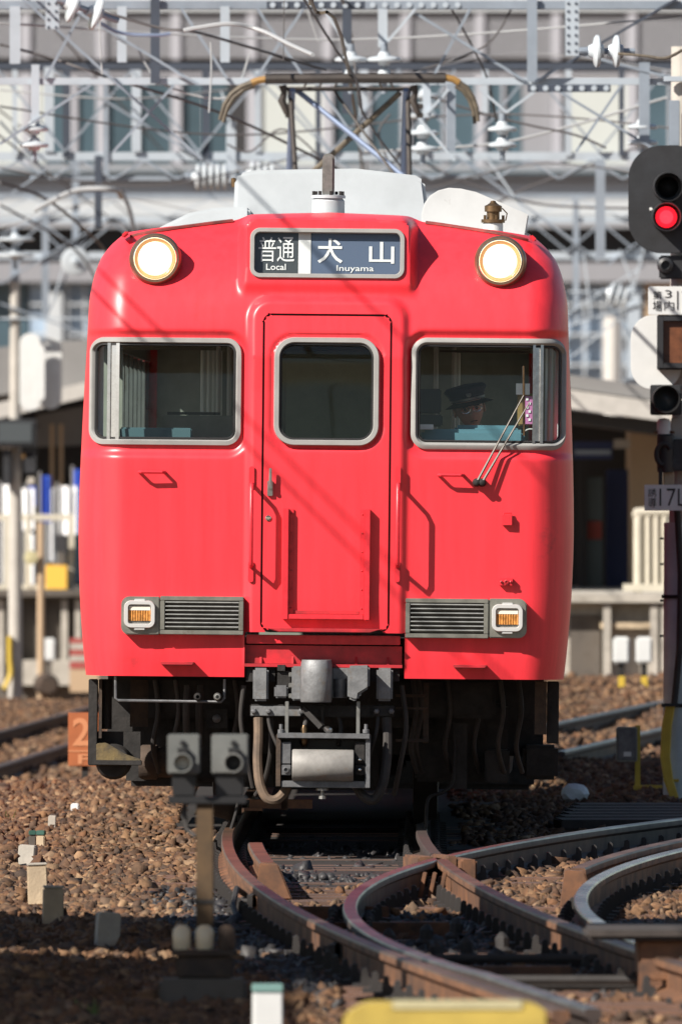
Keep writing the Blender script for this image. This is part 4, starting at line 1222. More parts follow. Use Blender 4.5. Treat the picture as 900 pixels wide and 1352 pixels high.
for yo in (-0.12, 0.16):
    k = 1 if yo < 0 else 0
    MB().tube([V(350, 104, yo), V(460, 103, yo), V(588, 103, yo)], 0.036 if k else 0.030, 8).build('contact_strip', 'panto_brown', pg)
    for ends in (((352, 104), (340, 106), (332, 109)), ((586, 102), (598, 104), (606, 109))):
        MB().tube([V(a, b, yo) for a, b in ends], 0.026, 8).build('strip_end', 'panto_ochre', pg)
    off = 0 if k else 6
    MB().tube([V(a + off * 0.7, b + off * 0.5, yo) for a, b in ((332, 109), (318, 114), (305, 124), (296, 138), (290, 158))], [0.022, 0.02, 0.018, 0.016, 0.013], 8).build('horn', 'wire_brown', pg)
    MB().tube([V(a - off * 0.7, b + off * 0.5, yo) for a, b in ((606, 109), (616, 116), (624, 128), (629, 142), (631, 160))], [0.022, 0.02, 0.018, 0.016, 0.013], 8).build('horn', 'wire_brown', pg)
pbar((374, 117), (546, 117), 0.016, 'panto_brown', 'cross_tube')
for px in (373, 546):
    MB().tube([V(px, 112, -0.05), V(px + 2, 122, -0.05), V(px - 1, 132, -0.05), V(px + 6, 150, -0.05)], [0.03, 0.022, 0.03, 0.02], 8).build('head_spring', 'panto_brown', pg)
    for py in (140, 152):
        MB().box(V(px + 8, py, -0.03), (0.05, 0.06, 0.035)).build('clamp', 'panto_brown', pg, bevel=0.005)
pbar((386, 118), (380, 262), 0.022, 'panto_blue', 'frame_tube', -0.05, 0.6)
pbar((383, 118), (392, 262), 0.019, 'panto_brown', 'frame_tube', 0.05, -0.6)
pbar((536, 118), (531, 268), 0.022, 'panto_blue', 'frame_tube', -0.05, 0.6)
pbar((538, 118), (541, 268), 0.019, 'panto_brown', 'frame_tube', 0.05, -0.6)
pbar((528, 122), (395, 243), 0.022, 'wire_brown', 'diagonal_brace', 0, 0.3)
pbar((392, 119), (548, 245), 0.020, 'panto_blue', 'diagonal_brace', 0.05, -0.3)
pbar((440, 118), (520, 230), 0.010, 'panto_brown', 'control_rod', 0.05, -0.3)
for a in (400, 420, 440, 505, 520):
    pbar((a, 117), (a + (6 if a < 460 else -6), 106), 0.008, 'panto_brown', 'strip_bracket')
# base frame and insulators standing on the roof
for px in (380, 541):
    for ya in (-0.7, 0.7):
        x, z = T(px, 262, PY)
        MB().lathe((x, PY + ya, 3.36), (0, 0, 1), [(0.05, 0), (0.08, 0.03), (0.05, 0.06), (0.08, 0.09), (0.05, 0.12), (0.05, max(0.15, z - 3.36))], 14).build('base_insulator', 'porcelain', pg)
x0_, z_ = T(375, 262, PY); x1_, _ = T(546, 262, PY)
MB().b2(x0_, x1_, PY - 0.75, PY - 0.65, z_ - 0.03, z_ + 0.03).b2(x0_, x1_, PY + 0.65, PY + 0.75, z_ - 0.03, z_ + 0.03).build('base_frame', 'panto_brown', pg)

# ================================================================ GROUND
def sm(a, b, v): return sstep((np.asarray(v, float) - a) / (b - a))
def G(x, y):
    """height of the trackbed"""
    x = np.asarray(x, float); y = np.asarray(y, float)
    g = -0.175 + 0.012 * np.sin(x * 3.1 + y * 0.9) + 0.010 * np.sin(y * 2.3 - x * 1.7)
    g = g - 0.53 * sm(22, 38, y) * sm(1.45, 2.2, -x)
    g = g - 0.10 * sm(20, 34, y) * sm(1.5, 2.0, x) + 0.14 * sm(54, 72, y) * sm(1.5, 2.0, x)
    g = g - 0.5 * sm(105, 125, y)
    return g
xs = np.array([-1500, -400, -120, -40, -15, -8] + list(np.arange(-5, 5.01, 0.25)) + [8, 15, 40, 120, 400, 1500])
ys = np.array([-300, -140, -100] + list(np.arange(-70, 60, 1.0)) + list(np.arange(60, 135, 5)) + [200, 400, 800, 2500])
XX, YY = np.meshgrid(xs, ys); ZZ = G(XX, YY) - 0.02
mb = MB(); mb.v = [tuple(p) for p in np.stack([XX.ravel(), YY.ravel(), ZZ.ravel()], 1)]
nx = len(xs)
for i in range(len(ys) - 1):
    for j in range(nx - 1):
        mb.f.append((i * nx + j, i * nx + j + 1, (i + 1) * nx + j + 1, (i + 1) * nx + j)); mb.mi.append(0)
mb.build('ground', 'ground', None, fix=False, kind='structure')

# ---- track alignments; s = metres in front of the train
def x_main(s):
    s = np.asarray(s, float)
    return np.where(s > 0, -0.622 + 0.0007 * s + 0.001316 * s * s, -0.622 - YAW * s)
def x_div(s):
    s = np.asarray(s, float)
    a = 0.04 + 0.00444 * (s - 17.1) ** 2
    m = x_main(s) + 0.15 - 0.002 * (s - 27.5)
    lin_ = 0.04 + 0.00444 * 27.1 ** 2 - 0.2406 * (s + 10)
    return np.where(s > 27.5, m, np.where(s < -10, lin_, a))
GA = 1.067
def smoothn(a, t): return a
RPROF = [(-0.0325, -0.010), (-0.027, -0.001), (0.027, -0.001), (0.0325, -0.010), (0.0325, -0.036), (0.010, -0.052), (0.008, -0.120),
         (0.0635, -0.140), (0.0635, -0.153), (-0.0635, -0.153), (-0.0635, -0.140), (-0.008, -0.120), (-0.010, -0.052), (-0.0325, -0.036)]
def rail(parent, fx, s0, s1, mats, z=0.0, name='rail', step=0.6, scale=1.0):
    ss = np.arange(s0, s1 + 1e-6, step); mb = MB(); n = len(RPROF)
    for i, s in enumerate(ss):
        x = float(fx(s)); sl = float((fx(s + 0.1) - fx(s - 0.1)) / 0.2); c = math.hypot(1, sl)
        for a, b in RPROF:
            # across direction is (1, slope) in (x, y)
            mb.v.append((x + a * scale / c, -s + a * scale * sl / c, z + b))
        if i:
            for k in range(n):
                k2 = (k + 1) % n
                mb.f.append(((i - 1) * n + k, (i - 1) * n + k2, i * n + k2, i * n + k)); mb.mi.append(1 if k in (0, 1, 2) else 0)
    m = len(ss)
    mb.f += [tuple(range(n)), tuple(range((m - 1) * n, m * n))[::-1]]; mb.mi += [0, 0]
    return mb.build(name, mats, parent, smooth=40)

tr = thing('railway_turnout', 'rusty railway turnout of curving rails in front of the red train', 'railway track')
rail(tr, x_main, -38, 33, ['rail_rust', 'rail_top'])
rail(tr, lambda s: x_main(s) + GA, -38, 5.9, ['rail_dark', 'rail_dark'])  # darker piece: shade before the train put into the rail colour
rail(tr, lambda s: x_main(s) + GA, 6.0, 33, ['rail_rust', 'rail_top'])
rail(tr, x_div, -40, 33, ['rail_dark', 'rail_worn'])
rail(tr, lambda s: x_div(s) + GA, -40, 33, ['rail_rust', 'rail_bright'])
def check(fx, s0, s1, off, nm='check_rail'):
    o = rail(tr, lambda s: fx(s) + off, s0, s1, ['rail_rust', 'rail_top'], z=0.02, name=nm, scale=1.25)
    s = s1
    x = float(fx(s)) + off
    MB().prism([(x - 0.07, -0.16), (x + 0.12, -0.16), (x + 0.05, 0.015), (x - 0.045, 0.022)], -s - 0.16, -s + 0.02).build('check_rail_end', 'clip_rust', tr, bevel=0.006)
check(x_main, 4.0, 9.0, 0.145)
check(lambda s: x_div(s) + GA, 0.5, 10.5, -0.15)
# crossing nose where the two inner rails meet
sc_ = 6.35; xcn = float(x_main(sc_)) + GA
for dx, ds, w, h in ((-0.10, 0.25, 0.09, 0.17), (0.03, 0.55, 0.06, 0.18), (0.12, 0.2, 0.08, 0.155)):
    MB().box((xcn + dx, -sc_ - ds, -0.165 + h / 2), (w, 0.55, h), R3('Z', 8)).build('crossing_block', 'clip_rust', tr, bevel=0.01)
for dx in (-0.05, 0.0, 0.05):
    MB().box((float(x_main(9.0)) + GA - 0.10 + dx, -9.2, -0.09), (0.022, 0.06, 0.14), R3('Y', 12)).build('spacer_bolt', 'clip_rust', tr, bevel=0.004)
# sleepers and fastenings
slm = None; clm = None
wood = None
for i, s in enumerate(np.arange(-9.4, 32.6, 0.64)):
    xa = float(x_main(s)) - 0.42; xb = max(float(x_main(s)), float(x_div(s))) + GA + 0.42
    if s < -0.5: xb = float(x_main(s)) + GA + 0.42
    w = xb - xa
    if slm is None:
        o = MB().box((0, 0, 0), (1, 0.23, 0.14)).build('sleeper', 'sleeper_wood', tr); slm = o.data
    else:
        o = link('sleeper', slm, tr)
    o.location = ((xa + xb) / 2, -s + random.uniform(-0.03, 0.03), -0.227 + random.uniform(-0.006, 0.006)); o.scale = (w, 1, 1)
    o.rotation_euler = (0, 0, random.uniform(-0.015, 0.015))
    fxs = [x_main, lambda t: x_main(t) + GA]
    if -3 < s: fxs += [x_div, lambda t: x_div(t) + GA]
    if s > 26: fxs = [x_main, lambda t: x_div(t) + GA]
    for fx in fxs:
        if clm is None:
            h_ = [(0.14, -0.004), (0.14, 0.016), (0.105, 0.018), (0.100, 0.075), (0.090, 0.085), (0.075, 0.080), (0.072, 0.045), (0.05, 0.034), (0.048, 0.004)]
            c = MB().prism([(-a_, b_) for a_, b_ in h_] + h_[::-1], -0.055, 0.055)
            o = c.build('rail_fastening', 'clip_dark', tr); clm = o.data
        else:
            o = link('rail_fastening', clm, tr)
        o.location = (float(fx(s)), -s, -0.156)
# insulated joint plates on the near rail
for s in (12.6, 21.5):
    x = float(x_main(s))
    j = MB()
    for sx in (-1, 1):
        j.box((x + sx * 0.026, -s, -0.082), (0.026, 0.55, 0.062), R3('Z', -math.degrees(math.atan(0.0026 * s))))
        for k in (-0.2, -0.07, 0.07, 0.2):
            j.cyl((x + sx * 0.03 + -k * 0.03, -s + k, -0.082), (x + sx * 0.075 - k * 0.03, -s + k, -0.082), 0.016, n=6)
    j.build('joint_plate', 'clip_dark', tr)
# bond cable clamped to the near rail
bp = [(float(x_main(12.4)) - 0.05, -12.4, -0.06), (float(x_main(12.6)) - 0.10, -12.7, -0.02), (float(x_main(12.8)) - 0.12, -13.0, -0.10), (float(x_main(13)) - 0.10, -13.4, -0.16)]
MB().tube(bp, 0.014, 6).build('bond_cable', 'hose_dark', tr)

# slide plates, stretcher bars and greasy fittings of the switch
for s in np.arange(16.4, 27.6, 0.64):
    for fx, off in ((x_main, 0.10), (lambda t_: x_main(t_) + GA, 0.10)):
        MB().box((float(fx(s)) + off, -s, -0.150), (0.36, 0.16, 0.022)).build('slide_plate', 'clip_dark', tr, bevel=0.004)
for s in (22.2, 25.4):
    xa, xb = float(x_div(s)), float(x_div(s)) + GA
    MB().cyl((xa, -s, -0.10), (xb, -s, -0.10), 0.02, n=8).build('stretcher_bar', 'clip_dark', tr)
for s, dx in ((14.5, 0.30), (15.8, 0.42), (18.2, 0.55), (19.0, 0.34), (20.4, 0.62), (21.0, 0.45), (17.0, 0.75), (19.6, 0.82)):
    x = float(x_main(s)) + dx
    MB().lathe((x, -s, -0.17), (random.uniform(-.15, .15), random.uniform(-.15, .15), 1), [(0.045, 0), (0.05, 0.03), (0.03, 0.05), (0.032, 0.09), (0.012, 0.115), (0.0, 0.12)], 8).build('grease_bolt', 'clip_dark', tr)
for s, dx, l in ((13.2, 0.16, 0.5), (16.2, 0.22, 0.7), (23.5, 0.4, 0.5)):
    x = float(x_main(s)) + dx
    MB().box((x + 0.2, -s, -0.13), (l, 0.10, 0.07), R3('Z', 6)).build('rod_bracket', 'clip_rust', tr, bevel=0.008)

# ---- far tracks
def plain_track(label, pa, pb, z, name='railway_track', mats=('rail_dark', 'rail_top')):
    t = thing(name, label, 'railway track')
    (xa, ya), (xb, yb) = pa, pb
    k = (xb - xa) / (yb - ya)
    fx = lambda s: xa + k * ((-s) - ya)
    for off in (0, GA):
        rail(t, lambda s, o=off: fx(s) + o, -yb, -ya, list(mats), z=z, step=4.0)
    me_ = None
    for y in np.arange(ya + 0.5, yb, 0.7):
        if me_ is None:
            o = MB().box((0, 0, 0), (2.0, 0.22, 0.14)).build('sleeper', 'sleeper_dark', t); me_ = o.data
        else: o = link('sleeper', me_, t)
        o.location = (fx(-y) + GA / 2, y, z - 0.227)
    return t
p1, p2 = P(0, 965, GD(965, -0.55)), P(110, 935, GD(935, -0.55))
kx = (p2.x - p1.x) / (p2.y - p1.y)
plain_track('dark pair of rails running behind the ballast left of the train', (p1.x - kx * 35, p1.y - 35), (p1.x + kx * 45, p1.y + 45), -0.55)
p1, p2 = P(740, 992, GD(992, -0.12)), P(870, 962, GD(962, -0.12))
kx = (p2.x - p1.x) / (p2.y - p1.y)
plain_track('rails of the neighbouring track on the right beyond the signal mast', (p1.x - GA - kx * 2, p1.y - 2), (p1.x - GA + kx * 32, p1.y + 32), -0.12, mats=('rail_dark', 'rail_worn'))

# ================================================================ BALLAST
def stones(name, x, y, size, m, label, cat, sink=0.25):
    n = len(x)
    cube = np.array([(a, b, c) for c in (-1, 1) for a, b in ((-1, -1), (1, -1), (1, 1), (-1, 1))], float) * 0.62
    fc = np.array([(3, 2, 1, 0), (4, 5, 6, 7), (0, 1, 5, 4), (1, 2, 6, 5), (2, 3, 7, 6), (3, 0, 4, 7)])
    V = cube[None] * (1 + rng.uniform(-0.6, 0.5, (n, 8, 3)))
    pin = rng.uniform(0.15, 1.0, (n, 1)); V[:, 4:, 0] *= pin; V[:, 4:, 1] *= rng.uniform(0.2, 1.0, (n, 1)); V[:, 4:, 0] += rng.uniform(-0.35, 0.35, (n, 1))
    V = V * np.stack([rng.uniform(0.7, 1.5, n), rng.uniform(0.7, 1.4, n), rng.uniform(0.45, 1.0, n)], 1)[:, None, :] * (size / 2)[:, None, None]
    a = rng.uniform(0, 6.28, n); b = rng.normal(0, 0.5, n); c_ = rng.normal(0, 0.5, n)
    ca, sa, cb_, sb, cc, sc2 = np.cos(a), np.sin(a), np.cos(b), np.sin(b), np.cos(c_), np.sin(c_)
    X, Y, Z = V[..., 0], V[..., 1], V[..., 2]
    Y, Z = Y * cb_[:, None] - Z * sb[:, None], Y * sb[:, None] + Z * cb_[:, None]
    X, Z = X * cc[:, None] - Z * sc2[:, None], X * sc2[:, None] + Z * cc[:, None]
    X, Y = X * ca[:, None] - Y * sa[:, None], X * sa[:, None] + Y * ca[:, None]
    z0 = G(x, y) + size * (0.5 - sink) * rng.uniform(-0.4, 0.9, n)
    V = np.stack([X + x[:, None], Y + y[:, None], Z + z0[:, None]], 2).reshape(-1, 3)
    fs = (fc[None] + (np.arange(n) * 8)[:, None, None]).reshape(-1, 4)
    me = bpy.data.meshes.new(name)
    me.vertices.add(len(V)); me.vertices.foreach_set('co', V.ravel())
    me.loops.add(fs.size); me.loops.foreach_set('vertex_index', fs.ravel().astype(np.int32))
    me.polygons.add(len(fs)); me.polygons.foreach_set('loop_start', np.arange(0, fs.size, 4, dtype=np.int32))
    me.update(calc_edges=True)
    me.materials.append(MATS[m])
    return link(name, me, None, None, label, cat, kind='stuff')
def scatter(x0, x1, y0, y1, dens):
    n = int((x1 - x0) * (y1 - y0) * dens)
    return rng.uniform(x0, x1, n), rng.uniform(y0, y1, n)
def vis(x, y, marg=40):
    px = 450 + x * F / (y + D)
    return (px > -marg) & (px < 900 + marg)
xl, yl = scatter(-2.7, 0.0, -36, 34, 820)
k = vis(xl, yl) & (xl < x_main(-yl) - 0.10) & ((yl < 8) | (xl < -1.0))
xc2, yc2 = scatter(-0.6, 2.3, -36, 6, 110)
kc = vis(xc2, yc2) & (xc2 > x_main(-yc2) + 0.1) & (((yc2 > -7.5) & (yc2 < -4)) | (yc2 < -15) | (rng.uniform(0, 1, len(xc2)) < 0.45))
xr2, yr2 = scatter(0.4, 4.2, -32, 81, 520)
xd_ = x_div(-yr2)
kr = vis(xr2, yr2) & np.where(yr2 > -5, (xr2 > 0.72) & (xr2 > x_main(-yr2) + GA + 0.12) & (np.abs(xr2 - xd_) > 0.10) & (np.abs(xr2 - xd_ - GA) > 0.10), xr2 > xd_ + GA + 0.12) & ((yr2 < 28) | (xr2 > 1.5))
xg_, yg_ = scatter(-0.5, 2.3, -20, -2, 330)           # between the diverging rails and the main track
kg = vis(xg_, yg_) & (xg_ > x_div(-yg_) + 0.15) & (xg_ < x_div(-yg_) + GA - 0.15)
X = np.concatenate([xl[k], xc2[kc], xr2[kr], xg_[kg]]); Y = np.concatenate([yl[k], yc2[kc], yr2[kr], yg_[kg]])
sz = rng.uniform(0.036, 0.078, len(X)) * rng.choice([0.55, 0.75, 1.0, 1.0, 1.2, 1.5], len(X), p=[0.15, 0.2, 0.25, 0.2, 0.15, 0.05]) * np.where(Y > 42, 1.35, 1.0)
POSTPX = ((50, 1190), (70, 1217), (35, 1139), (54, 1117), (43, 1116), (68, 1094), (99, 1071), (141, 1246))
ok_ = np.ones(len(X), bool)
for a_, b_ in POSTPX:
    q_ = P(a_, b_, GD(b_)); ok_ &= ~((np.abs(X - q_.x) < 0.075) & (Y > q_.y - 1.6) & (Y < q_.y + 0.05))
X, Y, sz = X[ok_], Y[ok_], sz[ok_]
oil_shade = ((Y > -7.8) & (Y < 12) & (X > x_main(-Y)) & (X < x_main(-Y) + GA + 0.05) & (Y > -6.2)) | (np.abs(X - x_main(-Y) + 0.15) < 0.30 * rng.uniform(0.2, 1.2, len(X))) & (Y < -7.5) | (rng.uniform(0, 1, len(X)) < 0.75) & (X > x_main(-Y) - 0.45) & (Y < -13) & (Y > -26)  # oil along the near rail; between rails before the train, painted shade
stones('ballast', X[~oil_shade], Y[~oil_shade], sz[~oil_shade], 'ballast', 'brown crushed stone ballast around the tracks', 'ballast')
stones('ballast', X[oil_shade], Y[oil_shade], sz[oil_shade], 'ballast_oil_shade', 'blackened ballast, oily along the nearest curved rail, painted shade before the train', 'ballast')

xf, yf = scatter(-5.2, -1.5, 36, 112, 120)
kf = vis(xf, yf) & (yf > 30)
stones('ballast', xf[kf], yf[kf], rng.uniform(0.06, 0.12, int(kf.sum())), 'ballast', 'far brown ballast around the left-hand rails behind the train', 'ballast')
# near-black sheet that paints the shade under and just before the standing train
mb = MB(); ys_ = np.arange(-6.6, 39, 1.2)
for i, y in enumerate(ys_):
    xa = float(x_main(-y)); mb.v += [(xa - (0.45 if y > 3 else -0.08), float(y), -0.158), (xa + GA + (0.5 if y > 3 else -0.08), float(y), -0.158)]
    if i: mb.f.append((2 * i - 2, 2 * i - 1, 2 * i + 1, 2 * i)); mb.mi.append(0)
mb.build('shade_sheet', 'shade_black', None, fix=False, kind='structure')

# a few weeds in the ballast
for (px, py, lab) in ((116, 1345, 'small tuft of green grass at the bottom left edge'), (6, 1085, 'small green weed in the ballast at the left edge')):
    d = GD(py); p = P(px, py, d); mb = MB()
    for k in range(16):
        a = random.uniform(0, 6.28); h = random.uniform(0.04, 0.11); r = random.uniform(0, 0.05); l = random.uniform(0.01, 0.04)
        b = Vector((p.x + r * math.cos(a), p.y + r * math.sin(a), float(G(p.x, p.y)) - 0.01))
        t = b + Vector((l * math.cos(a), l * math.sin(a), h)); w = Vector((0.006, 0.003, 0))
        mb.add([b - w, b + w, t], [(0, 1, 2)])
    mb.build('grass_tuft', 'grass', None, fix=False, smooth=0, label=lab, cat='grass')

# ================================================================ SMALL TRACKSIDE THINGS
def gz(x, y): return float(G(x, y))
def post(px0, px1, pyt, pyb, m, label, name='marker_post', capm=None, caph=0.0, lean=0.0, dep=None):
    d = GD(pyb); a = P(px0, pyt, d); b = P(px1, pyb, d); w = b.x - a.x; h = a.z - b.z
    t = thing(name, label, 'marker post', ((a.x + b.x) / 2, a.y, b.z - 0.02), 'low marker posts in the ballast')
    t.rotation_euler = (0, R(lean), R(random.uniform(-12, 12)))
    hh = h + 0.02 - caph
    MB().box((0, 0, hh / 2), (w, dep or w, hh), None, 0.97).build('shaft', m, t, bevel=0.006)
    if capm: MB().box((0, 0, hh + caph / 2 + 0.001), (w * 1.0, (dep or w) * 1.0, caph)).build('painted_cap', capm, t, bevel=0.004)
    return t
post(37, 64, 1140, 1190, 'concrete_tan', 'taller tan concrete marker post in the sunlit ballast, behind the nearest tan one', capm='concrete', caph=0.012, lean=-2)
post(56, 83, 1170, 1217, 'concrete_tan', 'nearest tan concrete marker post in the sunlit ballast', capm='concrete', caph=0.012, lean=1)
post(24, 47, 1116, 1139, 'concrete', 'squat pale grey concrete block in the sunlit ballast, left of the tan posts', lean=4)
post(48.5, 60, 1097, 1117, 'concrete_tan', 'small cream marker post with dark green top', capm='green_paint', caph=0.028)
post(38, 47.5, 1097, 1116, 'concrete_dark', 'small dark marker stub with green top beside the cream one', capm='green_paint', caph=0.028)
post(63, 74, 1077, 1094, 'concrete', 'small pale grey marker post beyond the green topped one', lean=2)
post(94, 105, 1061, 1071, 'white_paint', 'tiny white marker stub farthest back in the left ballast')
post(126, 156, 1205, 1246, 'concrete', 'weathered grey concrete marker post at the edge of the shade', lean=3)
post(333, 373, 1300, 1386, 'white_paint', 'white marker post with teal band at the bottom edge of the picture', capm='teal_paint', caph=0.03)

# shunting marker on a wooden post, close to the camera
dS = 73.5
t = thing('track_signal', 'low twin-lamp trackside signal on a brown post in front of the train', 'signal', (P(270, 1320, dS).x, dS - D, -0.19))
def S(px, py, y=0.0): 
    p = P(px, py, dS + y); return Vector((p.x - t.location.x, y, p.z - t.location.z))
def sbox(mb, a, b, c, d_, y0, y1):
    p, q = S(a, c), S(b, d_)
    return mb.b2(p.x, q.x, y0, y1, q.z, p.z)
sbox(MB(), 210, 326, 1292, 1335, -0.16, 0.16).build('concrete_base', 'concrete_dark', t, bevel=0.015)
sbox(MB(), 232, 308, 1262, 1291, -0.08, 0.08).build('bracket', 'grime_brown', t, bevel=0.008)
sbox(MB(), 226, 314, 1254, 1262, -0.10, 0.10).build('bracket_plate', 'grime_brown', t, bevel=0.004)
for px, m in ((240, 'porcelain_cream'), (270, 'porcelain_cream'), (299, 'grime_brown')):
    a = S(px, 1254)
    MB().lathe((a.x, -0.03, a.z), (0, 0, 1), [(0.030, 0), (0.036, 0.012), (0.036, 0.075), (0.028, 0.09), (0.014, 0.10)], 16).build('insulator', m, t)
sbox(MB(), 259, 282, 1052, 1253, 0.0, 0.06).build('post', 'wood_post', t, bevel=0.004)
sbox(MB(), 257, 284, 1188, 1194, -0.004, 0.064).build('strap', 'grime', t)
sbox(MB(), 222, 326, 1052, 1062, -0.02, 0.10).build('cross_arm', 'black', t, bevel=0.004)
for k, (a, b, lx) in enumerate(((221, 264, 241), (279, 328, 308))):
    lm_ = link('lamp_unit', None, t)
    sbox(MB(), a, b, 970, 1022, -0.02, 0.12).build('case', 'lamp_case', lm_, bevel=0.006)
    sbox(MB(), a + 6, b - 6, 1016, 1052, 0.0, 0.10).build('lower_case', 'black', lm_, bevel=0.006)
    p = S(lx, 1007)
    MB().lathe((p.x, -0.02, p.z), (0, -1, 0), [(0.040, 0), (0.040, 0.10), (0.034, 0.10), (0.032, 0.01)], 20, False).build('hood', 'lamp_case' if k == 0 else 'steel_dull', lm_)
    MB().lathe((p.x, -0.022, p.z), (0, -1, 0), [(0.033, 0.0), (0.03, 0.02), (0, 0.025)], 18).build('lens', 'lens_clear' if k == 0 else 'black', lm_)
    p = S(lx, 981)
    MB().lathe((p.x, -0.02, p.z), (0, -1, 0), [(0.012, 0), (0.012, 0.012), (0, 0.014)], 8).build('screw', 'black', lm_)
    p2 = S(lx, 990)
    MB().b2(p2.x - 0.02, p2.x + 0.02, -0.05, -0.02, p2.z - 0.012, p2.z + 0.008).build('visor_lug', 'black', lm_)
q = [S(246, 1040, 0.05), S(243, 1075, 0.05), S(246, 1095, 0.04), S(258, 1105, 0.02)]
MB().tube(q, 0.010, 6).build('cable', 'hose_dark', t)

# yellow cover closest to the camera
dY = 57.0
p0 = P(450, 1352, dY); p1 = P(715, 1325, dY)
yc_ = thing('cable_cover', 'yellow steel cover at the very bottom edge of the picture', 'cover', ((p0.x + p1.x) / 2, dY - D, -0.2))
wY = p1.x - p0.x; hY = p1.z + 0.2
MB().prism([(-wY / 2 - 0.05, 0), (wY / 2 + 0.04, 0), (wY / 2 + 0.02, hY - 0.03), (wY / 2 - 0.03, hY), (-wY / 2 + 0.075, hY), (-wY / 2 + 0.01, hY - 0.04)], -0.03, 0.25).build('cover_plate', 'cover_yellow', yc_, bevel=0.01)
MB().b2(-wY / 2 + 0.16, wY / 2 - 0.06, -0.034, 0.20, hY - 0.022, hY + 0.004).build('top_strip', 'yellow_pale', yc_, bevel=0.004)

# point machine by the right edge
dM = 74.5
t = thing('point_machine', 'dark flat topped point machine box beside the rails at lower right', 'point machine', (P(850, 1300, dM).x, dM - D, -0.19))
w0 = P(772, 1300, dM).x - t.location.x
MB().b2(w0, w0 + 0.85, -0.10, 1.1, 0.26, 0.30).build('lid', 'sleeper_dark', t, bevel=0.015)
MB().b2(w0 + 0.22, w0 + 0.82, -0.02, 1.0, 0.0, 0.255).build('case', 'clip_rust', t, bevel=0.01)
MB().b2(w0 + 0.26, w0 + 0.85, -0.35, -0.14, 0.10, 0.125).build('rod_plate', 'rail_rust', t, bevel=0.004)
MB().cyl((w0 - 0.3, 0.3, 0.06), (w0 + 0.21, 0.3, 0.06), 0.02, n=8).build('throw_rod', 'grime', t)

# planks of the staff crossing on the right
t = thing('plank_crossing', 'dark plank walkway lying in the ballast right of the train', 'walkway')
for k in range(6):
    dd = 108.0 + k * 0.95
    xa = P(735 + k * 5, 1080, dd).x; xb = P(935, 1080, dd).x
    MB().box(((xa + xb) / 2, dd - D, -0.12), (xb - xa, 0.75, 0.06), R3('Z', 3)).build('plank', 'sleeper_dark', t, bevel=0.008)

# white painted rock
d = GD(1064); p = P(759, 1064, d)
bm = bmesh.new(); bmesh.ops.create_icosphere(bm, subdivisions=2, radius=1)
for v in bm.verts:
    v.co *= 1 + random.uniform(-0.12, 0.12); v.co = Vector((v.co.x * 0.10, v.co.y * 0.09, v.co.z * 0.068))
me = bpy.data.meshes.new('rock'); bm.to_mesh(me); bm.free(); me.materials.append(MATS['white_paint'])
link('rock', me, None, (p.x, p.y, p.z + 0.075), 'white painted rock lying in the shaded ballast', 'rock')
# loose yellow pipe end
MB().tube([P(766, 1029, 128), P(776, 1033, 127), P(788, 1036, 127)], 0.03, 8).build('pipe', 'yellow', None, label='short yellow pipe end lying behind the white rock', cat='pipe')

# grey box on a yellow stand
dB = 121.0
o = P(830, 1038, dB); t = thing('junction_box', 'grey junction box on a yellow stand left of the signal mast', 'junction box', (o.x, o.y, -0.25))
def bx(px0, px1, py0, py1, y0, y1, m, nm, par, dd, bev=0.004):
    a, b = P(px0, py0, dd + y0), P(px1, py1, dd + y0); L = par.location
    return MB().b2(a.x - L.x, b.x - L.x, a.y - L.y, a.y - L.y + (y1 - y0), b.z - L.z, a.z - L.z).build(nm, m, par, bevel=bev)
bx(813, 841, 960, 1006, 0, 0.10, 'steel_dull', 'case', t, dB, 0.008)
bx(815, 839, 962, 1004, -0.006, -0.0005, 'grey_metal', 'lid', t, dB, 0.003)
bx(823, 833, 993, 999, -0.010, -0.0065, 'white_paint', 'label_plate', t, dB, 0.001)
bx(838, 845, 958, 1040, 0.101, 0.14, 'yellow', 'stand_post', t, dB, 0.002)
bx(836, 874, 1037, 1044, 0.02, 0.08, 'yellow', 'stand_foot', t, dB, 0.004)
MB().cyl(Vector((P(824, 1025, dB).x - t.location.x, 0.2, 0.06)), Vector((P(838, 1036, dB).x - t.location.x, 0.1, 0.02)), 0.02, n=8).build('conduit', 'yellow', t)
# two far white boxes on yellow cable stands
for px, lab in ((820, 'far white equipment box on yellow cable stand, left one of two by the platform wall'), (850, 'far white equipment box on yellow cable stand, right one of two by the platform wall')):
    dW = 172.0
    o = P(px, 900, dW); t = thing('equipment_box', lab, 'equipment box', (o.x, o.y, gz(o.x, o.y)), 'white equipment boxes by the platform')
    bx(px - 11, px + 11, 841, 876, 0, 0.2, 'white_paint', 'case', t, dW, 0.02)
    bx(px - 4, px + 4, 876.5, 893, 0.05, 0.12, 'grime', 'neck', t, dW)
    bx(px - 4, px + 5, 893, 925, 0.03, 0.10, 'yellow', 'cable_stand', t, dW)

# orange car-stop board with figures
dO = 128.5
o = P(112, 1010, dO)
t = thing('stop_board', 'orange board with a figure 2 beside the train\'s left side', 'board', (o.x, o.y, gz(o.x, o.y)))
bx(90, 134, 941, 1012, 0, 0.03, 'orange_sign', 'board', t, dO, 0.004)
L = t.location
a, b = P(96, 948, dO), P(119, 985, dO)
text('2', (a.x - L.x, b.x - L.x, b.z - L.z, a.z - L.z), -0.004, 'orange_print', t, bold=0.02)
a, b = P(103, 996, dO), P(119, 1009, dO)
text('F', (a.x - L.x, b.x - L.x, b.z - L.z, a.z - L.z), -0.004, 'orange_print', t, bold=0.02)
bx(90, 134, 991, 993, -0.003, -0.0005, 'orange_print', 'dividing_line', t, dO, 0)
bx(108, 116, 1012, 1030, 0.031, 0.06, 'grime', 'stake', t, dO, 0)

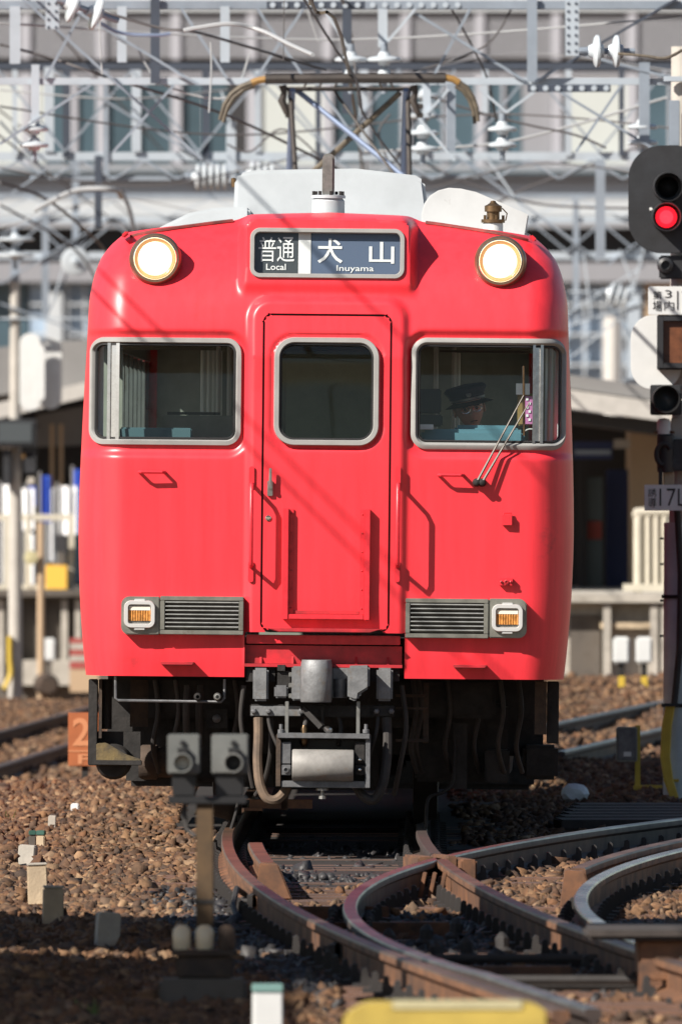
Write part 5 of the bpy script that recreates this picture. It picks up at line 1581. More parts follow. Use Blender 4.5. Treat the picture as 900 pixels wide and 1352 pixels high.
# ================================================================ RIGHT SIGNAL MAST
dR = 118.0
o = P(896, 1052, dR)
t = thing('signal_mast', 'tall grey signal mast with red light lit at the right edge', 'signal', (o.x, o.y, -0.22))
L = t.location
def RB(px0, px1, py0, py1, y0, y1, m, nm, par=t, bev=0.004): return bx_(px0, px1, py0, py1, y0, y1, m, nm, par, bev)
def bx_(px0, px1, py0, py1, y0, y1, m, nm, par, bev):
    a, b = P(px0, py0, dR), P(px1, py1, dR)
    return MB().b2(a.x - L.x, b.x - L.x, y0, y1, b.z - L.z, a.z - L.z).build(nm, m, par, bevel=bev)
def RP(px, py, y=0.0):
    p = P(px, py, dR); return Vector((p.x - L.x, y, p.z - L.z))
c = RP(897, 690); MB().cyl((c.x, 0.2, 0), (c.x, 0.2, c.z), 0.105, 0.10, 24).build('lower_pole', 'pole_grey', t)
c1, c2 = RP(905, 690), RP(893, 60)
MB().cyl((c.x + 0.02, 0.2, c.z), (c.x + 0.02, 0.2, c2.z), 0.085, 0.072, 24).build('upper_pole', 'concrete_pole', t)
for py in (788, 932):
    z = RP(0, py).z; MB().lathe((c.x, 0.2, z), (0, 0, 1), [(0.108, -0.012), (0.115, -0.01), (0.115, 0.01), (0.108, 0.012)], 24).build('pole_band', 'grime', t)
hd = link('signal_head', None, t)
q = RP(882, 263); 
outl = rrect(q.x, q.z, 0.262, 0.352, 0.215, n=10)
MB().prism(outl, -0.06, -0.045).build('background_plate', 'signal_black', hd, bevel=0.003)
for k, (px, py) in enumerate(((881, 247), (879, 286.5))):
    p = RP(px, py)
    MB().lathe((p.x, -0.06, p.z), (0, -1, 0), [(0.100, 0), (0.098, 0.02), (0.094, 0.26), (0.090, 0.26), (0.088, 0.02), (0.06, 0.012)], 28, False).build('hood', 'signal_black', hd)
    if k:
        MB().lathe((p.x, -0.066, p.z), (0, -1, 0), [(0.076, 0), (0.060, 0.020), (0.045, 0.026)], 28, False).build('lens', 'lens_red', hd)
        MB().lathe((p.x, -0.066, p.z), (0, -1, 0), [(0.046, 0.0255), (0.03, 0.031), (0, 0.034)], 28, False).build('lens_core', 'lens_red_core', hd)
    else:
        MB().lathe((p.x, -0.066, p.z), (0, -1, 0), [(0.078, 0), (0.055, 0.022), (0, 0.032)], 28, False).build('lens', 'black', hd)
p = RP(859, 276); MB().lathe((p.x, -0.06, p.z), (0, -1, 0), [(0.012, 0), (0.010, 0.012), (0, 0.014)], 8).build('rivet', 'white_paint', hd)
MB().cyl(RP(886, 193, 0.0), RP(886, 200, 0.0), 0.02, n=6).build('top_stay', 'steel_dull', hd)
RB(870, 915, 337, 368, -0.02, 0.12, 'signal_black', 'bracket_box', t, 0.01)
p = RP(878, 350); MB().lathe((p.x, -0.02, p.z), (0, -1, 0), [(0.055, 0), (0.05, 0.05), (0.03, 0.06), (0.025, 0.03)], 16).build('cable_gland', 'signal_black', t)
def sign(px0, px1, py0, py1, parts):
    s_ = RB(px0, px1, py0, py1, -0.10, -0.09, 'white_paint', 'name_plate', t, 0.002)
    for body, a, b, c_, d_, bo in parts:
        u, v_ = RP(a, c_), RP(b, d_)
        text(body, (u.x, v_.x, v_.z, u.z), -0.104, 'black', s_, bold=bo)
    return s_
sign(855, 935, 378, 415.5, (('第', 861, 873, 384, 395, 0.0), ('場', 861, 873, 397, 411, 0.0), ('3', 877, 886, 383, 393, -0.008), ('内', 876, 889, 397, 410, -0.008), ('17', 893, 908, 384, 409, -0.008)))
sign(850, 930, 640, 674, (('誘', 855, 866, 645, 656, 0.0), ('導', 855, 866, 657, 670, 0.0), ('17L', 870, 905, 645, 668, -0.008)))
RB(867, 930, 415.7, 488, -0.09, 0.12, 'signal_black', 'indicator_box', t, 0.006)
RB(875, 924, 424, 479, -0.094, -0.0905, 'led_brown', 'indicator_screen', t, 0)
for pa, pb, pc, pd in ((869, 875, 418, 486), (875.2, 928, 418, 423.8), (875.2, 928, 479.2, 486)):
    RB(pa, pb, pc, pd, -0.13, -0.0945, 'signal_black', 'indicator_rim', t, 0.002)
q = RP(866, 465)
MB().prism(rrect(q.x, q.z, 0.165, 0.245, 0.15, n=10), 0.05, 0.065).build('white_background', 'white_paint', t, bevel=0.003)
RB(858, 899, 508, 548, -0.10, 0.04, 'signal_black', 'calling_on_case', t, 0.006)
p = RP(878.5, 527)
MB().lathe((p.x, -0.10, p.z), (0, -1, 0), [(0.093, 0), (0.090, 0.16), (0.086, 0.16), (0.075, 0.0)], 26, False).build('calling_on_hood', 'black', t)
MB().lathe((p.x, -0.095, p.z), (0, -1, 0), [(0.076, 0), (0.05, 0.02), (0, 0.03)], 24).build('calling_on_lens', 'sign_dark', t)
p = RP(876, 573)
MB().lathe((p.x, 0, p.z), (0, 0, 1), [(0.045, 0), (0.045, 0.075), (0.036, 0.098), (0, 0.105)], 20).build('white_cap', 'white_paint', t)
MB().lathe((p.x + 0.012, 0, p.z - 0.25), (0, 0, 1), [(0.052, 0), (0.056, 0.02), (0.056, 0.24), (0.045, 0.25)], 20).build('relay_can', 'signal_black', t)
for dx in (-0.06, 0.05): MB().cyl((p.x + dx - 0.01, -0.02, p.z + 0.012), (p.x + dx + 0.02, -0.02, p.z + 0.012), 0.010, n=6).build('clamp_bolt', 'lamp_rim', t)
RB(880, 930, 580, 622, -0.02, 0.12, 'signal_black', 'relay_box', t, 0.01)
p = RP(876, 600); MB().tube([p + Vector((0.05 * math.cos(a), -0.07, 0.07 * math.sin(a))) for a in np.linspace(0.5, 4.6, 14)], 0.016, 8).build('cable_loop', 'hose_dark', t)
RB(876, 890, 622, 640, 0.0, 0.05, 'concrete_tan', 'plate_arm', t, 0.004)
RB(869, 874, 618, 640, -0.05, -0.02, 'grime', 'plate_stay', t, 0.002)
RB(886, 900, 552, 580, 0.06, 0.2, 'concrete_pole', 'upper_clamp', t, 0.004)
for k in range(4):
    pts = [RP(889 - k * 2.4, 930, 0.05), RP(884 - k * 2.6, 960, 0.04), RP(882 - k * 2.6, 1000, 0.03), RP(886 - k * 2.4, 1030, 0.0), RP(893 - k * 2, 1054, -0.05)]
    MB().tube(pts, 0.015, 7).build('yellow_cable', 'yellow', t)
for py in (931, 1031):
    RB(876, 896, py - 2, py + 2, 0.015, 0.075, 'black' if py < 1000 else 'yellow', 'cable_tie', t, 0)
for py in (711, 745, 793, 840):
    MB().cyl(RP(871.5, py, 0.1), RP(876, py, 0.1), 0.008, n=6).build('step_bolt', 'grime', t)
pts = [RP(892, 640, 0.02), RP(899, 760, 0.05), RP(897, 860, 0.05), RP(890, 930, 0.04)]
MB().tube(pts, 0.022, 8).build('black_conduit', 'hose_dark', t)
RB(883, 897, 132, 192, 0.0, 0.06, 'galvanized', 'top_bracket', t, 0.004)
RB(876, 920, 196 - 96, 203 - 96, 0.05, 0.10, 'galvanized_light', 'pole_clamp', t, 0.003)

# ================================================================ OVERHEAD LINE
def catmull(q, k=6):
    q = [Vector(p) for p in q]; out = []
    for i in range(len(q) - 1):
        p0, p1, p2, p3 = q[max(i - 1, 0)], q[i], q[i + 1], q[min(i + 2, len(q) - 1)]
        for j in range(k):
            t = j / k
            out.append(0.5 * ((2 * p1) + (p2 - p0) * t + (2 * p0 - 5 * p1 + 4 * p2 - p3) * t * t + (3 * p1 - p0 - 3 * p2 + p3) * t ** 3))
    return out + [q[-1]]
def near(d): return 100 + (d - 100) * 0.72
def portal(label, d, chords, members, cols=(-130, 1030), group='overhead line portals'):
    """lattice beam across the tracks on two columns"""
    d = near(d)
    o = P(cols[0], 0, d); g0 = gz(o.x, o.y)
    t = thing('overhead_line_portal', label, 'gantry', (0, o.y, 0), group)
    def W(px, py):
        p = P(px, py, d); return Vector((p.x, 0, p.z))
    for (py, h, m, pa, pb) in chords:
        a, b = W(pa, py - h / 2), W(pb, py + h / 2)
        MB().b2(a.x, b.x, -0.06, 0.06, b.z, a.z).build('chord', m, t)
    for k, (a, b, w, m) in enumerate(members):
        MB().bar(W(*a) + Vector((0, -0.075 - 0.012 * (k % 3), 0)), W(*b) + Vector((0, -0.075 - 0.012 * (k % 3), 0)), w, 0.02).build('brace', m, t)
    for c in cols:
        a = W(c, 0)
        MB().b2(a.x - 0.12, a.x + 0.12, -0.12, 0.12, g0, W(0, chords[0][0] - 6).z).build('column', 'galvanized', t, bevel=0.01)
    return t
GL, GV, GDK = 'galvanized_light', 'galvanized', 'galvanized_dark'
def lace(pa, pb, y0, y1, step, w, m, ph=0):
    out = []; k = ph; x = pa
    while x < pb:
        a, b = (y0, y1) if k % 2 else (y1, y0)
        out.append(((x, a), (x + step, b), w, m)); x += step; k += 1
    return out
tA = portal('nearest lattice overhead line gantry crossing above the pantograph', 150,
    [(6, 11, GV, -130, 1030), (107, 9, GL, -130, 1030)],
    [((20, 8), (20, 84), 0.08, GL), ((161, 8), (161, 82), 0.07, GL), ((205, -6), (205, 110), 0.07, GDK), ((297, 8), (297, 82), 0.07, GL),
     ((505, 10), (505, 62), 0.07, GL), ((507, 60), (548, 12), 0.06, GL), ((461, 65), (425, 8), 0.06, GL), ((458, 8), (458, 150), 0.07, GDK),
     ((702, -5), (702, 108), 0.075, GV), ((548, 17), (692, 106), 0.055, GV), ((706, 108), (893, -2), 0.085, GDK), ((70, -4), (262, 112), 0.05, GV),
     ((632, 116), (668, 148), 0.06, GL), ((668, 148), (712, 116), 0.06, GL), ((730, 116), (868, 200), 0.045, GV), ((30, -2), (266, 210), 0.05, GV),
     ((600, 212), (548, 150), 0.05, GL), ((850, 82), (850, 190), 0.08, GV), ((47, 85), (47, 160), 0.06, GL), ((563, 110), (563, 155), 0.06, GL),
     ((563, 150), (592, 118), 0.05, GL), ((595, 110), (595, 200), 0.07, GV), ((340, 12), (400, 100), 0.045, GV), ((400, 12), (340, 100), 0.03, GV), ((110, 12), (60, 104), 0.04, GV), ((240, 12), (300, 104), 0.04, GV), ((760, 70), (900, 106), 0.04, GV), ((620, 12), (570, 104), 0.035, GV), ((820, 112), (760, 200), 0.03, GV), ((120, 112), (0, 190), 0.03, GV), ((420, 112), (480, 200), 0.03, GV), ((230, 112), (150, 200), 0.03, GV)])
tB = portal('second overhead line gantry with long horizontal beam behind the pantograph', 196,
    [(87, 9, GDK, -100, 1000), (206, 11, GL, -100, 1000), (235, 6, GV, 40, 255), (232, 5, GV, 292, 640)],
    [((65, 88), (65, 200), 0.09, GL), ((88, 92), (88, 208), 0.07, GDK), ((180, 92), (180, 200), 0.09, GL), ((272, 92), (272, 208), 0.07, GDK),
     ((305, 160), (305, 240), 0.09, GL), ((292, 120), (305, 165), 0.08, GL), ((0, 160), (60, 225), 0.07, GDK), ((60, 225), (0, 265), 0.08, GV),
     ((70, 92), (265, 208), 0.06, GV), ((480, 92), (480, 200), 0.08, GL), ((520, 205), (600, 92), 0.05, GV), ((600, 205), (760, 320), 0.06, GV),
     ((440, 205), (330, 92), 0.05, GV), ((792, 210), (792, 340), 0.09, GV), ((640, 92), (640, 150), 0.06, GL), ((300, 205), (380, 290), 0.05, GV), *lace(-90, 990, 92, 200, 88, 0.045, GV), *lace(-60, 990, 212, 236, 42, 0.03, GV, 1), ((340, 92), (340, 200), 0.06, GL), ((420, 92), (420, 230), 0.05, GDK), ((560, 92), (560, 200), 0.05, GDK), ((750, 92), (750, 206), 0.06, GL), ((820, 92), (820, 206), 0.05, GDK), ((20, 92), (20, 206), 0.05, GL), ((140, 92), (140, 230), 0.05, GV),
     ((130, 205), (130, 300), 0.07, GDK), ((640, 205), (700, 290), 0.06, GL), ((390, 205), (330, 300), 0.05, GV)], (-110, 1010))
tC = portal('farthest overhead line gantry low behind the train roof', 250,
    [(290, 8, GL, -80, 980), (337, 10, GL, -80, 980), (258, 6, GV, -80, 980)],
    [((42, 292), (110, 355), 0.10, GV), ((0, 375), (150, 285), 0.12, GV), ((150, 285), (200, 320), 0.10, GV), ((770, 335), (780, 420), 0.14, GL),
     ((818, 330), (836, 380), 0.14, GL), ((836, 380), (850, 325), 0.14, GL), ((836, 378), (836, 500), 0.15, GL), ((720, 292), (790, 345), 0.12, GV),
     ((640, 260), (720, 335), 0.10, GV), ((750, 430), (845, 400), 0.08, GL), ((755, 470), (812, 425), 0.12, GL), ((800, 400), (850, 470), 0.08, GV),
     ((0, 310), (120, 262), 0.08, GV), ((20, 330), (20, 372), 0.10, GV), ((90, 330), (70, 400), 0.10, GL), ((100, 210), (100, 330), 0.08, GV), ((880, 292), (800, 350), 0.1, GV), *lace(-80, 980, 294, 332, 46, 0.06, GV), *lace(-80, 980, 262, 286, 60, 0.04, GL, 1), ((60, 262), (60, 420), 0.08, GV), ((120, 300), (60, 420), 0.06, GV), ((760, 262), (760, 430), 0.07, GV), ((740, 420), (850, 350), 0.06, GL), ((750, 385), (850, 385), 0.06, GL), ((0, 420), (130, 420), 0.06, GL), ((0, 400), (110, 440), 0.05, GV)], (-90, 990))
# perforated splice plates on the gantry
for pa, pb, py in ((352, 482, 6), (484, 615, 6), (696, 806, 116)):
    o = P(pa, py, near(149.4))
    t = thing('splice_plate', {352: 'dark perforated steel plate at the top edge above the pantograph', 484: 'grey perforated steel plate at the top edge right of the dark one', 696: 'dark perforated steel plate below the gantry chord on the right'}[pa], 'steel plate', (0, near(149.4) - D, 0), 'perforated plates on the gantry')
    a, b = P(pa, py - 5, near(149.4)), P(pb, py + 5, near(149.4))
    MB().b2(a.x, b.x, 0, 0.012, b.z, a.z).build('plate', GDK if pa != 484 else GV, t)
    me_ = None
    for px in range(pa + 8, pb - 4, 16):
        c = P(px, py, near(149.4))
        if me_ is None:
            q = MB().lathe((0, 0, 0), (0, -1, 0), [(0.022, 0), (0.022, 0.008), (0, 0.009)], 10).build('bolt_hole', GL, t); me_ = q.data
        else: q = link('bolt_hole', me_, t)
        q.location = (c.x, -0.002, c.z)
for (px, lab) in ((755, 'upright perforated post plate at the top right of the gantry'), (69, 'upright perforated post plate at the top left corner')):
    t = thing('post_plate', lab, 'steel plate', (0, near(148.9) - D, 0), 'upright perforated plates')
    a, b = P(px - 9, -8, near(148.9)), P(px + 9, 73 if px > 400 else 38, near(148.9))
    MB().b2(a.x, b.x, 0, 0.05, b.z, a.z).build('plate', GL, t)
    for k in range(7 if px > 400 else 4):
        for sx in (-5, 5):
            c = P(px + sx, 4 + k * 10.5, near(148.9))
            MB().lathe((c.x, 0, c.z), (0, -1, 0), [(0.012, 0), (0.010, 0.008), (0, 0.009)], 6).build('bolt', GDK, t)

# insulators
def insulator(px, py, d, label, n=2, axis=(0, 0, -1), pitch=0.12, r=0.11):
    d = near(d); p = P(px, py, d)
    t = thing('insulator', label, 'insulator', p, 'porcelain insulators on the overhead line')
    ax = Vector(axis).normalized()
    MB().lathe((0, 0, 0), ax, [(0.025, -0.06), (0.03, 0.0), (0.02, 0.02), (0.02, pitch * n + 0.05)], 10).build('pin', 'galvanized', t)
    me_ = None
    for k in range(n):
        if me_ is None:
            o = MB().lathe((0, 0, 0), ax, [(0.035, -0.03), (0.05, 0.0), (r * 0.85, 0.010), (r, 0.022), (r, 0.036), (r * 0.9, 0.044), (0.05, 0.040), (0.04, 0.07)], 18).build('disc', 'porcelain', t); me_ = o.data
        else: o = link('disc', me_, t)
        o.location = ax * (0.03 + k * pitch)
    return t
insulator(45, 160, 150, 'white two-disc insulator hanging at the far left under the gantry')
insulator(463, 68, 148, 'white two-disc insulator hanging above the pantograph head, left of its twin', r=0.12, pitch=0.13)
insulator(507, 68, 148, 'white two-disc insulator hanging above the pantograph head, right of its twin', r=0.13, pitch=0.13)
insulator(558, 165, 150, 'white two-disc insulator just right of the pantograph frame', r=0.12)
insulator(663, 160, 150, 'white two-disc insulator hanging under a V brace right of the pantograph', r=0.11)
insulator(848, 157, 150, 'white two-disc insulator above the signal head', r=0.115)
insulator(776, 67, 122, 'pair of big grey discs strained sideways to the signal pole', axis=(1, 0.1, 0), pitch=0.125, r=0.105)
insulator(86, 2, 132, 'pair of large slanted discs at the top left edge', axis=(1, 0.2, -0.35), pitch=0.17, r=0.125)
insulator(20, 308, 215, 'stubby white two-disc insulator at the left edge, level with the headlights', r=0.19, pitch=0.16)
insulator(253, 233, 195.5, 'white ribbed bar insulator left of the air conditioner', n=5, axis=(1, 0, 0), pitch=0.062, r=0.125)
insulator(325, 229, 195.5, 'white ribbed bar insulator close behind the air conditioner', n=4, axis=(1, 0, 0), pitch=0.062, r=0.115)
insulator(98, 345, 235, 'round grey end insulator left of the train roof', n=1, axis=(0.2, -1, 0), r=0.16)
insulator(560, 118, 190, 'pale insulator block behind the pantograph on the right', n=3, pitch=0.09, r=0.14)
insulator(800, 385, 240, 'small white disc string right of the train beneath the far gantry', n=3, axis=(1, 0, -0.3), pitch=0.08, r=0.13)

def wire(pts, r, m, label, name='overhead_wire', smooth=True, world=False):
    q = [p if world else P(p[0], p[1], near(p[2])) for p in pts]
    r = r if world else 0.72 * r * near(pts[0][2]) / pts[0][2]
    q = catmull(q) if smooth and len(q) > 2 else q
    return MB().tube(q, r, 6).build(name, m, None, fix=True, label=label, cat='wire', group='overhead wires')
zc_ = P(455, 97, 130).z
wire([P(455, 97, 330) if 0 else Vector((0.55, 190, zc_ + 0.02)), Vector((0.06, 30, zc_)), Vector((-0.19, 11, zc_ + 0.05)), Vector((-0.32, -30, zc_ + 0.08)), Vector((-0.5, -98, zc_ + 0.1))], 0.012, 'wire_brown', 'contact wire touching the pantograph and running toward the viewer', world=True)
wire([Vector((0.55, 190, zc_ + 0.6)), Vector((0.10, 55, zc_ + 0.75)), Vector((0.0, 30, zc_ + 0.55)), Vector((-0.19, 8, zc_ + 0.5)), Vector((-0.32, -30, zc_ + 0.75)), Vector((-0.5, -98, zc_ + 0.6))], 0.013, 'wire', 'catenary wire strung above the contact wire of the train track', world=True)
for k, y in enumerate((9.0, 12.5)):
    a = Vector((-0.19 + 0.004 * (y - 11), y, zc_ + 0.05))
    MB().tube([a, a + Vector((-0.01, 0, 0.2)), a + Vector((0.0, 0, 0.46))], 0.016, 6).build('dropper', 'wire_brown', None, label=['thick brown dropper clamp on the contact wire at the top edge', 'brown dropper wire just behind the thick clamp above the pantograph'][k], cat='wire')
wire([(0, 58, 150), (70, 77, 150), (140, 101, 150), (300, 152, 152), (470, 235, 156)], 0.016, 'wire', 'dark cable sagging from the left edge toward the pantograph')
wire([(120, 10, 140), (210, 36, 140), (255, 41, 140), (330, 62, 141), (430, 92, 142)], 0.016, 'wire', 'twisted cable running from the top left discs toward the pantograph')
wire([(100, 5, 145), (150, 40, 146), (200, 46, 146), (225, 44, 146)], 0.02, 'panto_blue', 'bluish cable looping under the top left discs')
wire([(242, 40, 128), (262, 36, 128), (305, 31, 128), (345, 40, 128), (384, 59, 127), (413, 72, 126)], 0.022, 'wire_light', 'pale curved registration arm left of the contact wire', 'registration_arm')
wire([(45, 278, 180), (70, 264, 180), (105, 250, 180), (150, 250, 180), (160, 260, 181)], 0.035, 'wire_light', 'pale curved registration arm at the left above the train roof', 'registration_arm')
wire([(132, 24, 140), (132.5, 60, 140), (135, 98, 140)], 0.010, 'wire_light', 'pale vertical dropper left of the dark cable crossing')
wire([(278, 55, 140), (279, 90, 140), (276, 148, 140)], 0.010, 'wire_light', 'pale vertical dropper left of the pantograph horn')
wire([(375, 0, 135), (374, 80, 135)], 0.006, 'wire', 'thin vertical dropper left of the contact wire clamp')
wire([(400, -4, 138), (440, 60, 139), (470, 105, 140), (478, 150, 142)], 0.014, 'wire', 'thin dark wire passing down through the pantograph head')
wire([(468, 80, 142), (480, 150, 142), (545, 240, 144)], 0.012, 'wire', 'dark wire slanting down inside the pantograph frame')
wire([(480, 200, 160), (560, 196, 160), (660, 188, 160), (760, 164, 160), (880, 128, 160)], 0.016, 'wire_light', 'pale wire rising to the right toward the signal pole')
wire([(560, 125, 158), (640, 150, 158), (700, 165, 158), (760, 178, 158), (800, 195, 158)], 0.014, 'wire', 'dark wire falling to the right behind the V brace')
wire([(600, 300, 200), (690, 250, 200), (760, 225, 200), (850, 190, 200)], 0.018, 'wire', 'dark wire climbing from the roof fairing toward the signal head')
wire([(560, 215, 200), (640, 250, 200), (720, 270, 200), (840, 275, 200)], 0.018, 'wire', 'dark wire sagging behind the roof fairing')
wire([(812, 70, 122), (850, 73, 121), (878, 76, 119), (900, 66, 118)], 0.014, 'wire_brown', 'twisted strand between the big discs and the signal pole')
wire([(0, 240, 185), (60, 262, 186), (120, 310, 190), (150, 345, 192)], 0.022, 'wire', 'dark cable hanging at the left above the headlight')
wire([(160, 250, 190), (165, 262, 190), (172, 280, 190), (178, 312, 190)], 0.03, 'wire', 'dark hanging cable above the left headlight')
wire([(0, 270, 210), (100, 330, 212), (140, 400, 214)], 0.02, 'wire', 'dark cable slanting down beside the train roof on the left')
wire([(300, 190, 165), (330, 200, 165), (370, 170, 165), (410, 195, 165), (440, 235, 165)], 0.012, 'wire', 'thin looping wire behind the left pantograph frame')
wire([(515, 150, 160), (500, 175, 160), (515, 215, 160), (530, 195, 160), (535, 160, 160)], 0.012, 'wire', 'thin loop of wire inside the pantograph frame')
wire([(420, 55, 158), (405, 10, 158)], 0.010, 'wire_light', 'short pale wire at the top edge right of the dropper')
wire([(0, 118, 175), (160, 130, 175), (300, 118, 176)], 0.012, 'wire_light', 'pale thin wire stretched under the gantry at the left')
wire([(560, 90, 185), (700, 70, 186), (900, 95, 186)], 0.010, 'wire_light', 'pale thin wire stretched under the gantry at the right')

for pts_, m_, lab_ in ((((0, 30, 150), (450, 52, 151), (900, 22, 150)), 'wire_light', 'long pale wire sagging across the top below the perforated plates'), (((0, 140, 165), (300, 178, 166), (640, 150, 166), (900, 170, 165)), 'wire', 'long thin dark wire crossing behind the pantograph'),
        (((0, 222, 190), (200, 245, 190), (420, 200, 190)), 'wire', 'thin dark wire rising from the left edge to the air conditioner'), (((560, 250, 190), (720, 215, 190), (900, 240, 190)), 'wire', 'thin dark wire arching behind the signal head'),
        (((590, 0, 150), (640, 95, 151), (655, 160, 152)), 'wire', 'thin dark jumper hanging to the insulator under the V brace'), (((180, 60, 150), (215, 110, 150), (300, 128, 150), (330, 70, 150)), 'wire_light', 'pale drooping jumper loop left of the pantograph'),
        (((0, 300, 200), (160, 262, 200), (330, 300, 200)), 'wire_light', 'pale wire crossing low behind the left headlight'), (((680, 0, 150), (640, 60, 150), (545, 95, 150)), 'wire', 'dark jumper curving down right of the pantograph head')):
    wire(pts_, 0.012, m_, lab_)
for xw, zw, rw, lab in ((-3.35, 4.95, 0.009, 'contact wire of the neighbouring track on the left'), (-3.75, 5.5, 0.009, 'catenary wire of the neighbouring track on the left'), (-2.95, 6.0, 0.010, 'feeder cable running along the tracks on the left')):
    wire([Vector((xw + 0.9, 170, zw)), Vector((xw + 0.15, 30, zw)), Vector((xw, 0, zw + 0.02)), Vector((xw - 0.1, -40, zw)), Vector((xw - 0.3, -99, zw))], rw, 'wire', lab, world=True)

# ================================================================ PLATFORMS
def BR(t, d, px0, px1, py0, py1, dep, m, nm, off=0.0, bev=0.0):
    """box on thing t standing at distance d (+off), spanning a pixel rectangle"""
    a, b = P(px0, py0, d + off), P(px1, py1, d + off); Lc = t.location
    return MB().b2(a.x - Lc.x, b.x - Lc.x, a.y - Lc.y, a.y - Lc.y + dep, b.z - Lc.z, a.z - Lc.z).build(nm, m, t, bevel=bev)
# right platform
dP = 182.0
t = thing('platform', 'weathered concrete platform on the right behind the signal mast', 'platform', (P(820, 900, dP).x, dP - D, -0.3))
BR(t, dP, 700, 1150, 796, 925, 60, 'concrete', 'retaining_wall')
BR(t, dP, 695, 1150, 784, 795.5, 60, 'concrete', 'coping', -0.3)
BR(t, dP, 752, 792, 812, 900, 0.05, 'concrete_dark', 'wall_stain', -0.06)
for px in (796, 858, 872):
    BR(t, dP, px, px + 10, 797, 915, 0.2, 'concrete', 'buttress', -0.25)
BR(t, dP, 792, 858, 822, 830, 0.15, 'concrete_tan', 'pipe_ledge', -0.2)
t2 = thing('platform_building', 'dark shop front and tan wall under the right platform canopy', 'building', (P(820, 780, dP + 8).x, dP + 8 - D, P(0, 785, dP + 8).z))
BR(t2, dP + 8, 832, 1000, 545, 784, 4, 'wall_tan', 'tan_wall')
BR(t2, dP + 8, 690, 831.5, 560, 784, 0.2, 'dark_void', 'recess_back', 3.0)  # near-black colour stands in for the shade inside the recess
BR(t2, dP + 8, 764, 775, 600, 784, 0.2, 'dark_void', 'door_post', 1.0)
BR(t2, dP + 8, 757, 808, 583, 606, 0.15, 'navy', 'fascia_sign', 0.3)
BR(t2, dP + 8, 759, 806, 594, 600, 0.02, 'far_glass_blue', 'sign_strip', 0.27)
BR(t2, dP + 8, 810, 840, 580, 592, 0.15, 'canopy_pale', 'small_sign', 0.2)
BR(t2, dP + 8, 800, 832, 620, 784, 0.1, 'navy', 'curtain', 1.5)
BR(t2, dP + 8, 768, 795, 630, 784, 0.1, 'far_glass', 'glass_door', 1.2)
BR(t2, dP + 8, 772, 794, 688, 712, 0.04, 'brick_red', 'poster', 1.1)
cn = thing('platform_canopy', 'grey sloping platform canopy on the right between train and signal mast', 'canopy', (P(820, 520, dP + 3).x, dP + 3 - D, P(0, 520, dP + 3).z))
def slab(t, d, pts, dep, m, nm, off=0.0):
    Lc = t.location; q = [P(a, b, d + off) for a, b in pts]
    return MB().prism([(p.x - Lc.x, p.z - Lc.z) for p in q], q[0].y - Lc.y, q[0].y - Lc.y + dep).build(nm, m, t)
slab(cn, dP + 3, [(300, 430), (1000, 530), (1000, 548), (300, 448)], 9, 'canopy_grey', 'roof_sheet')  # left end extended out of view to shade the shop recess
slab(cn, dP + 3, [(300, 451), (1000, 549), (1000, 573), (300, 477)], 0.3, 'canopy_pale', 'fascia', -0.2)
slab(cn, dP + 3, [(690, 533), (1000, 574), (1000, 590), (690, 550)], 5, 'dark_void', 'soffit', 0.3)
BR(cn, dP + 3, 876, 884, 560, 786, 0.2, 'canopy_pale', 'canopy_post', 1)
fn = thing('platform_fence', 'cream steel railing at the end of the right platform', 'fence', (P(860, 785, dP + 1).x, dP + 1 - D, P(0, 785, dP + 1).z))
Lc = fn.location
def FP(t, px, py, d): 
    p = P(px, py, d); return p - t.location
MB().tube(catmull([FP(fn, 842, 790, dP + 1), FP(fn, 842, 700, dP + 1), FP(fn, 843, 682, dP + 1), FP(fn, 850, 676, dP + 1), FP(fn, 1000, 676, dP + 1)], 4), 0.045, 8).build('hoop', 'fence_cream', fn)
for px in (855, 866, 877, 888, 899, 910):
    MB().cyl(FP(fn, px, 678, dP + 1), FP(fn, px, 775, dP + 1), 0.03, n=8).build('baluster', 'fence_cream', fn)
MB().b2(*[(FP(fn, 822, 0, dP + 1).x), (FP(fn, 1000, 0, dP + 1).x), -0.05, 0.05, FP(fn, 0, 781, dP + 1).z, FP(fn, 0, 771, dP + 1).z]).build('bottom_rail', 'fence_cream', fn)

# left platform
dL = 222.0
t = thing('platform', 'weathered grey platform wall on the left behind the masts', 'platform', (P(40, 915, dL).x, dL - D, -0.8))
BR(t, dL, -160, 190, 788, 935, 50, 'concrete_dark', 'retaining_wall')
BR(t, dL, -160, 190, 779, 787.5, 50, 'concrete_dark', 'coping', -0.3)
for px in (0, 22, 52, 84, 102):
    BR(t, dL, px - 3, px + 5, 792, 905, 0.12, 'concrete', 'wall_rib', -0.15)
BR(t, dL, 30, 96, 872, 905, 0.5, 'concrete', 'plinth', -0.6)
x = P(58, 915, dL - 8)
MB().lathe((x.x, x.y, -0.58), (0.1, -1, 0), [(0.11, 0), (0.13, 0.05), (0.13, 0.6), (0.1, 0.65)], 20).build('concrete_pipe', 'grime_brown', None, label='round brown pipe end lying below the left platform wall', cat='pipe')
t = thing('equipment_box', 'white equipment box hanging in front of the left platform wall', 'equipment box', (P(63, 880, dL - 2).x, dL - 2 - D, -0.7), 'equipment boxes on the left')
BR(t, dL - 2, 54, 73, 843, 873, 0.2, 'white_paint', 'case', 0, 0.02)
BR(t, dL - 2, 58, 68, 873.5, 905, 0.1, 'concrete_dark', 'stand', 0.05)
t = thing('warning_box', 'orange yellow box on the left platform railing', 'box', (P(74, 778, dL).x, dL + 0.6 - D, P(0, 779, dL).z))
BR(t, dL + 0.6, 60, 89, 746, 779, 0.3, 'amber_box', 'case', 0, 0.01)
BR(t, dL + 0.6, 72, 88, 706, 729, 0.2, 'dark_void', 'panel')
BR(t, dL + 0.6, 76, 86, 729.5, 745.5, 0.1, 'concrete_dark', 'panel_stand')
